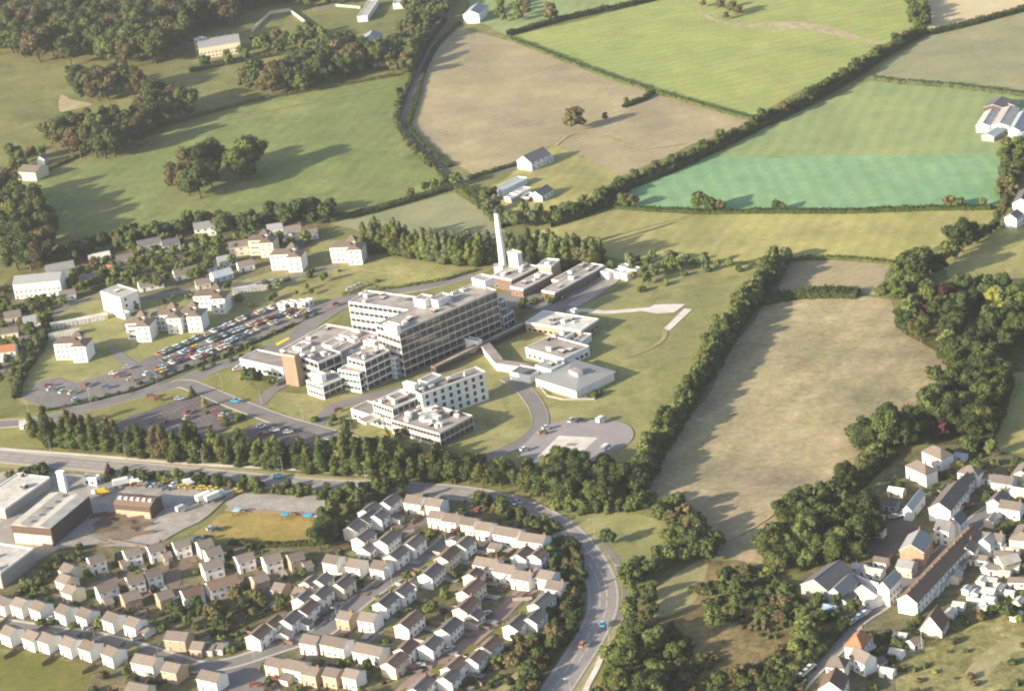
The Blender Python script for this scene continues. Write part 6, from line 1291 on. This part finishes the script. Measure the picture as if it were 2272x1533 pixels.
H('thick hedge filling the foot of the hospital hedgerow', [(1412, 1100), (1455, 1012), (1506, 925), (1570, 828), (1624, 738), (1674, 668), (1715, 612)], 8, 4.5, 'dark')
H('dark hedge on the left side of the country lane', [(990, 45), (945, 110), (918, 165), (898, 215), (882, 265), (890, 295), (925, 335), (968, 374), (990, 400)], 2.6, 2.6, 'dark')
H('dark hedge on the right side of the country lane', [(1020, 52), (965, 108), (938, 165), (926, 215), (905, 280), (930, 312), (965, 345), (1000, 372)], 2.6, 2.2, 'dark')
H('hedge between the long pasture and the parkland', [(60, 400), (120, 372), (200, 336), (330, 292), (450, 256), (560, 226), (700, 200), (880, 168)], 3, 2.2, 'brown')
H('dark hedge below the long pasture', [(730, 492), (800, 478), (870, 460), (940, 438), (1005, 418)], 5, 3.6, 'dark')
H('hedge running from the lane to the gabled farmhouse', [(1040, 398), (1090, 384), (1150, 365)], 3, 2.4, 'dark')
H('hedge from the lane down to the chimney', [(1020, 420), (1060, 445), (1095, 478), (1125, 505)], 7, 4, 'mid')
H('hedge behind the gardens above the flats', [(130, 568), (250, 528), (400, 508), (560, 492), (735, 474)], 6, 4.5, 'dark')
H('hedge along the left edge of the first flats', [(112, 712), (92, 780), (52, 830), (36, 885)], 3, 2.6, 'dark')
H('low dark hedge under the long car park', [(105, 912), (200, 893), (300, 868), (400, 828), (500, 790), (580, 755), (650, 722)], 1.6, 1.3, 'dark')
H('hedge on the lower edge of the lorry park', [(510, 1205), (600, 1212), (690, 1208)], 3, 2, 'dark')
H('hedge along the mansion lawn', [(420, 160), (520, 140), (620, 122), (720, 112), (800, 112)], 5, 3, 'dark')
H('hedge up the right side of the villa belt', [(2180, 1000), (2205, 930), (2232, 850)], 7, 5, 'dark')
H('hedge above the reddish street houses', [(1120, 1440), (1070, 1490), (1020, 1540)], 2.5, 1.8, 'dark')
H('hedge at the foot of the slope behind the hospital', [(760, 655), (880, 640), (990, 622), (1060, 600)], 2, 1.6, 'mid')
H('dark hedge along the village lane', [(1862, 1120), (1905, 1085), (1950, 1042), (1990, 1010)], 3, 2.5, 'dark')
H('long garden hedge at the lower right edge', [(2215, 1190), (2260, 1165), (2320, 1140)], 2.5, 2, 'mid')
H('hedge between the scrub and the corner grass street', [(1720, 1560), (1790, 1480), (1850, 1415), (1885, 1378)], 4, 3.5, 'dark')

HAZE = 5.5e-5
# ------------------------------------------------------------------ street lamps
def lamp():
    r = empty('street_lamp', (0, 0, 0)); MB().cyl(0, 0, 0, 8, .11, .06, M['stone'], 6).build('post', r)
    MB().box(0, 1.6, -.04, .04, 7.92, 8.0, M['stone']).build('arm', r); MB().box(1.2, 2.0, -.13, .13, 7.8, 7.93, M['palewall']).build('lantern', r); return r
lp = None; k = 0
def lamps(P, off, step, place, n0=0):
    global lp
    acc = step * .4; n_ = 0
    for a, c in zip(P[:-1], P[1:]):
        d = c - a; L = d.length
        if L < 1e-6: continue
        d = d / L; nn = Vector((-d.y, d.x))
        while acc < L:
            q = a + d * acc + nn * off; acc += step; px_, py_, _ = (lambda v_: (PW / 2 + FPX * v_.dot(RT) / v_.dot(FWD), PH / 2 - FPX * v_.dot(UP) / v_.dot(FWD), 0))(Vector((q.x, q.y, 0)) - CAM)
            if not (-20 < px_ < PW + 20 and -20 < py_ < PH + 20): continue
            new = lp is None
            o = lamp() if new else copy_tree(lp)
            if new: lp = o
            n_ += 1; o.location = (q.x, q.y, 0); o.rotation_euler = (0, 0, math.atan2(-nn.y * (1 if off > 0 else -1), -nn.x * (1 if off > 0 else -1)))
            for z_ in ('label', 'group', 'category'):
                if z_ in o.keys(): del o[z_]
            tag(o, f'grey street lamp, {ordinal(n_)} along {place}', 'street lamp', 'street lamps')
        acc -= L
lamps(RP, 7.2, 38, 'the outer verge of the bypass')
lamps(smooth([Vector(at2(*p)) for p in [(0, 940), (140, 922), (330, 870), (440, 862), (620, 932), (770, 975)]], 5), 5, 30, 'the hospital entrance road')
lamps(smooth([Vector(at2(*p)) for p in [(13, 1387), (211, 1416), (400, 1470), (520, 1470), (680, 1418), (784, 1346), (890, 1270), (1000, 1195)]], 5), -4.4, 32, 'the main estate road')
# ------------------------------------------------------------------ vehicles
CARP = {}
def car_proto(colr, kind='car'):
    k = (colr, kind)
    if k in CARP: return None
    L, W, Hh = (4.1, 1.65, 1.38) if kind == 'car' else (4.9, 1.9, 2.1) if kind == 'van' else (8.5, 2.4, 3.1)
    r = empty(kind, (0, 0, 0)); b = MB(); m_ = M['car_' + colr]; x, y = L / 2, W / 2
    def hull(prof, w0, w1, mat, zs):
        n = len(prof)
        for i in range(n - 1):
            (xa, za), (xb, zb) = prof[i], prof[i + 1]; wa = w0 if za <= zs else w1; wb = w0 if zb <= zs else w1
            b.face([(xa, -wa, za), (xb, -wb, zb), (xb, wb, zb), (xa, wa, za)][::-1], mat)
        for s in (-1, 1): b.face([(px_, s * (w0 if pz <= zs else w1), pz) for px_, pz in prof][::s], mat)
    if kind == 'car':
        hull([(-x, .3), (-x, .78), (-x + .5, .86), (x - 1.1, .88), (x, .7), (x, .3)], y, y, m_, 9)
        hull([(-x + .35, .84), (-x + .8, Hh), (x - 1.75, Hh), (x - 1.05, .84)], y * .98, y * .8, M['glass'], 1.0)
        b.box(-x + .82, x - 1.8, -y * .78, y * .78, Hh - .02, Hh + .03, m_)
    elif kind == 'van':
        hull([(-x, .35), (-x, Hh - .05), (-x + .1, Hh), (x - 1.5, Hh), (x - .8, 1.25), (x, 1.0), (x, .35)], y, y, m_, 9)
    else:
        b.box(x - 2, x, -y, y, .5, 2.5, m_); b.box(-x, x - 2.2, -y, y, .9, Hh, M['car_white']); b.box(-x, x, -y * .6, y * .6, .45, .9, M['dark'])
    b.build('body', r)
    if kind != 'car':
        bb = MB(); bb.face([(x - 1.42, -y * .85, Hh - .1), (x - .86, -y * .85, 1.32), (x - .86, y * .85, 1.32), (x - 1.42, y * .85, Hh - .1)] if kind == 'van' else [(x + .02, -y * .85, 1.5), (x + .02, y * .85, 1.5), (x + .02, y * .85, 2.3), (x + .02, -y * .85, 2.3)], M['glass']); o = bb.build('windscreen', r); o.location = (.04, 0, .04)
    for sx in (-1, 1):
        for sy in (-1, 1):
            bb = MB(); n = 10; rr = .3 if kind != 'lorry' else .48; cx, cy = sx * (x - .75), sy * (y - .02)
            for i in range(n):
                a, c = 2 * math.pi * i / n, 2 * math.pi * (i + 1) / n
                bb.face([(cx + rr * math.cos(a), cy - .1, rr + rr * math.sin(a)), (cx + rr * math.cos(c), cy - .1, rr + rr * math.sin(c)), (cx + rr * math.cos(c), cy + .1, rr + rr * math.sin(c)), (cx + rr * math.cos(a), cy + .1, rr + rr * math.sin(a))], M['tyre'])
            for q in (-.1, .1): bb.face([(cx + rr * math.cos(2 * math.pi * i / n), cy + q, rr + rr * math.sin(2 * math.pi * i / n)) for i in range(n)], M['tyre'])
            bb.build('wheel', r)
    CARP[k] = r; return r
def vehicle(x, y, ang, colr, label, kind='car', group=None, world=None):
    p = world or at2(x, y, .6); new = car_proto(colr, kind); r = new if new is not None else copy_tree(CARP[(colr, kind)])
    r.name = {'car': 'parked_car', 'van': 'van', 'lorry': 'lorry'}[kind]
    for q in ('label', 'group', 'category'):
        if q in r.keys(): del r[q]
    r.location = (p[0], p[1], ZC[0] + .01); r.rotation_euler = (0, 0, R(ang)); tag(r, label, kind, group)
CN = dict(white='white', red='red', blue='dark blue', paleblue='pale blue', silver='silver', black='black', yellow='yellow', green='green', orange='orange', beige='beige', brown='brown', sky='bright blue')
r = random.Random(5); pool = ['white'] * 6 + ['silver'] * 5 + ['red'] * 3 + ['paleblue'] * 3 + ['blue'] * 2 + ['beige'] * 4 + ['black'] * 2 + ['orange'] * 1 + ['yellow', 'green', 'brown']
def carrow(P0, P1, off, occ, name, group, sp=2.55):
    a, c = Vector(at2(*P0)), Vector(at2(*P1)); d = (c - a).normalized(); L = (c - a).length; n = Vector((-d.y, d.x)); s = 0; got = []; ang = math.degrees(math.atan2(d.y, d.x)) + 90
    while s < L:
        if r.random() < occ: got.append((a + d * s + n * (off + r.uniform(-.3, .3)), r.choice(pool)))
        s += sp + r.uniform(0, .15)
    seen = defaultdict(int); tot = defaultdict(int)
    for q, cl in got: tot[cl] += 1
    for q, cl in got:
        seen[cl] += 1
        lab = f'the only {CN[cl]} car in {name}' if tot[cl] == 1 else f'{CN[cl]} car, {ordinal(seen[cl])} such from left, {name}'
        vehicle(0, 0, ang + r.choice((0, 180)) + r.uniform(-3, 3), cl, lab, 'car', group, (q.x, q.y))
g = 'cars in the long hospital car park'
carrow((352, 792), (520, 722), 0, .9, 'the top row of the packed car park', g)
carrow((530, 716), (640, 676), 0, .85, 'the top row under the portable huts', g)
carrow((362, 806), (540, 733), 0, .85, 'the second row of the packed car park', g)
carrow((350, 824), (560, 742), 0, .88, 'the third row of the packed car park', g)
carrow((345, 834), (555, 754), 0, .6, 'the bottom row of the packed car park', g)
carrow((555, 728), (680, 682), 0, .8, 'the second row under the portable huts', g)
carrow((570, 736), (690, 692), 0, .7, 'the bottom row under the portable huts', g)
def v(x, y, ang, c, where, kind='car', group=None): vehicle(x, y, ang, c, f'{CN[c]} {kind} {where}', kind, group)
for x, y, a, c, wh in [(108, 858, 20, 'red', 'at the far end of the long car park'), (193, 857, 60, 'red', 'alone in the middle of the long car park'), (114, 866, 40, 'silver', 'at the far end of the long car park'), (140, 872, 50, 'silver', 'third from the empty end of the car park'), (160, 874, 50, 'beige', 'near the empty end of the car park'), (252, 832, 0, 'white', 'first of the scattered four in the car park'), (262, 837, 0, 'red', 'beside the white one in the half empty car park'), (236, 862, 0, 'blue', 'near the hedge of the half empty car park'), (285, 818, 10, 'silver', 'parked by the flats drive'), (292, 845, 20, 'beige', 'by the hedge bend of the long car park'), (326, 832, 60, 'white', 'on the hedge side where the packed rows begin'),
                        (335, 882, 0, 'red', 'on the verge above the front car park'), (352, 889, 10, 'red', 'first in the front car park'), (398, 888, 0, 'paleblue', 'at the top of the front car park'), (415, 918, 60, 'red', 'alone in the middle of the front car park'), (414, 930, 60, 'beige', 'just below the red one in the front car park'), (480, 917, 0, 'red', 'at the right side of the front car park'), (496, 924, 0, 'silver', 'next to the last red one at the right'), (494, 932, 0, 'orange', 'at the right corner of the front car park'), (368, 939, 60, 'red', 'under the trees of the front car park'), (278, 966, 0, 'red', 'by the tree belt at the lower left'), (170, 890, 20, 'paleblue', 'by the hedge at the left of the long car park'),
                        (523, 893, -25, 'sky', 'driving down the hospital drive'), (750, 912, 25, 'red', 'on the service road by the nurses block'), (580, 950, 0, 'white', 'in the second front car park'), (583, 966, 0, 'red', 'in the second front car park'), (610, 958, 0, 'white', 'at the right of the second front car park'), (640, 962, 0, 'silver', 'under the trees by the second car park'),
                        (1205, 963, 20, 'orange', 'beside the white van at the round pad'), (1214, 952, 20, 'white', 'behind the orange one at the round pad'), (1268, 936, 60, 'silver', 'at the top edge of the round pad'), (1285, 936, 40, 'black', 'at the top edge of the round pad'), (1165, 1000, 30, 'white', 'at the left edge of the round pad'),
                        (745, 678, 30, 'red', 'on the road above the rear wing'), (665, 702, 30, 'white', 'on the verge road above the yellow box'), (537, 816, 20, 'white', 'outside the low left wing'), (527, 822, 20, 'white', 'second outside the low left wing'), (625, 847, 10, 'silver', 'at the end of the tower drive'),
                        (790, 640, 20, 'white', 'in the small road head behind the rear wing'), (778, 645, 20, 'silver', 'in the small road head behind the rear wing'), (800, 636, 20, 'beige', 'in the small road head behind the rear wing'),
                        (1338, 1388, 80, 'sky', 'driving up the bypass bend'), (1292, 1434, 70, 'orange', 'driving down the foot of the bypass'),
                        (572, 1254, 0, 'red', 'between the houses under the ochre patch'), (210, 1392, -20, 'red', 'on a drive of the long upper terrace'), (196, 1397, 20, 'silver', 'on the drive beside the red one'), (304, 1420, 30, 'silver', 'on the drive of the last terrace house'), (317, 1413, 30, 'red', 'outside the end garage of the terrace'), (920, 1484, 0, 'red', 'on the corner of the reddish street'), (932, 1480, 0, 'silver', 'next to the red one on the reddish street'), (1015, 1181, 20, 'red', 'outside the top row by the bypass'), (566, 1523, 0, 'red', 'in the turning area at the bottom'), (1062, 1135, 60, 'red', 'behind the top row by the bypass'), (722, 1365, 30, 'black', 'parked by the climbing road'), (612, 1510, 0, 'red', 'outside the bottom row'), (1080, 1365, 40, 'silver', 'on the verge of the reddish street'), (998, 1443, 40, 'silver', 'parked below the slate roofed pair'), (985, 1505, 40, 'silver', 'on the drive at the bottom of the reddish street'), (118, 1376, 20, 'silver', 'on the drive in the upper terrace'),
                        (2150, 1125, 10, 'red', 'in the yard of the long white house'), (2136, 1127, 10, 'beige', 'beside the red one at the long white house'), (1920, 1364, 40, 'white', 'parked on the village street'), (1908, 1372, 40, 'paleblue', 'parked behind the white one on the village street'), (1892, 1383, 45, 'silver', 'third on the village street'), (1778, 1503, 45, 'white', 'parked at the bottom of the village street'), (1790, 1493, 45, 'silver', 'second from the bottom on the village street'), (1799, 1484, 45, 'white', 'third from the bottom on the village street'), (2005, 1145, 0, 'white', 'beside the barn in the brown yard'), (1985, 1150, 0, 'silver', 'in the brown yard'),
                        (372, 1070, 20, 'yellow', 'first of the yellow row behind the works'), (407, 1083, 20, 'yellow', 'second of the yellow row behind the works'), (421, 1084, 20, 'yellow', 'third of the yellow row behind the works'), (448, 1086, 10, 'yellow', 'fourth of the yellow row behind the works'), (456, 1086, 10, 'yellow', 'fifth of the yellow row behind the works'), (471, 1087, 10, 'yellow', 'sixth of the yellow row behind the works'), (484, 1090, 10, 'yellow', 'seventh of the yellow row behind the works'), (528, 1094, 10, 'yellow', 'by the corner of the lorry park'), (331, 1080, 30, 'blue', 'in the scrap row behind the works'), (345, 1081, 20, 'silver', 'in the scrap row behind the works'), (317, 1076, 10, 'beige', 'in the scrap row behind the works'), (370, 1088, 10, 'blue', 'below the yellow row'), (386, 1078, 60, 'white', 'in the yellow row'), (300, 1078, 20, 'red', 'in the scrap row behind the works'), (478, 1178, 30, 'blue', 'at the corner of the ochre patch'), (438, 1198, 20, 'blue', 'behind the stepped white group'), (460, 1196, 20, 'black', 'behind the stepped white group'), (470, 1176, 30, 'silver', 'at the corner of the ochre patch'), (617, 1060, 5, 'sky', 'driving along the bypass above the yard'), (1145, 1128, -20, 'silver', 'driving into the bypass bend'), (1150, 1118, -15, 'blue', 'driving the other way into the bypass bend')]: v(x, y, a, c, wh)
for x, y, a, c, wh, k in [(1334, 936, 50, 'white', 'at the top right of the round pad', 'van'), (1345, 998, 55, 'white', 'at the lower right edge of the round pad', 'van'), (230, 1096, 5, 'yellow', 'behind the big factory shed', 'van'), (275, 1078, 15, 'white', 'parked behind the brown works building', 'lorry'), (458, 1110, 35, 'white', 'crossing the concrete yard', 'lorry'), (404, 1133, 40, 'silver', 'on the concrete beside the works', 'van'), (420, 1075, 10, 'white', 'above the yellow row', 'van'), (1342, 602, 20, 'white', 'by the store huts', 'van'), (216, 1094, 60, 'silver', 'beside the yellow van', 'van'), (1841, 1360, 20, 'paleblue', 'on the drive left of the village street', 'van'), (305, 1075, 5, 'white', 'left of the scrap row', 'van'), (478, 1110, 35, 'paleblue', 'behind the white lorry', 'lorry')]: v(x, y, a, c, wh, k)
hb = MB().box(-14100, 14100, -3100, 22100, -1.0, 430, None); hme = bpy.data.meshes.new('haze'); hme.from_pydata(hb.v, [], hb.f)
hz = link('haze', hme); tag(hz, 'thin pale summer haze over the whole view', kind='stuff')
hm = bpy.data.materials.new('haze'); hm.use_nodes = True; hn = hm.node_tree; hn.nodes.clear(); ho = hn.nodes.new('ShaderNodeOutputMaterial'); hv = hn.nodes.new('ShaderNodeVolumePrincipled')
hv.inputs['Color'].default_value = (0.93, 0.94, 1.0, 1); hv.inputs['Density'].default_value = HAZE; hv.inputs['Anisotropy'].default_value = 0.3; hn.links.new(hv.outputs[0], ho.inputs['Volume']); hme.materials.append(hm)
print('TREES', COUNT['n'], 'OBJECTS', len(bpy.data.objects))
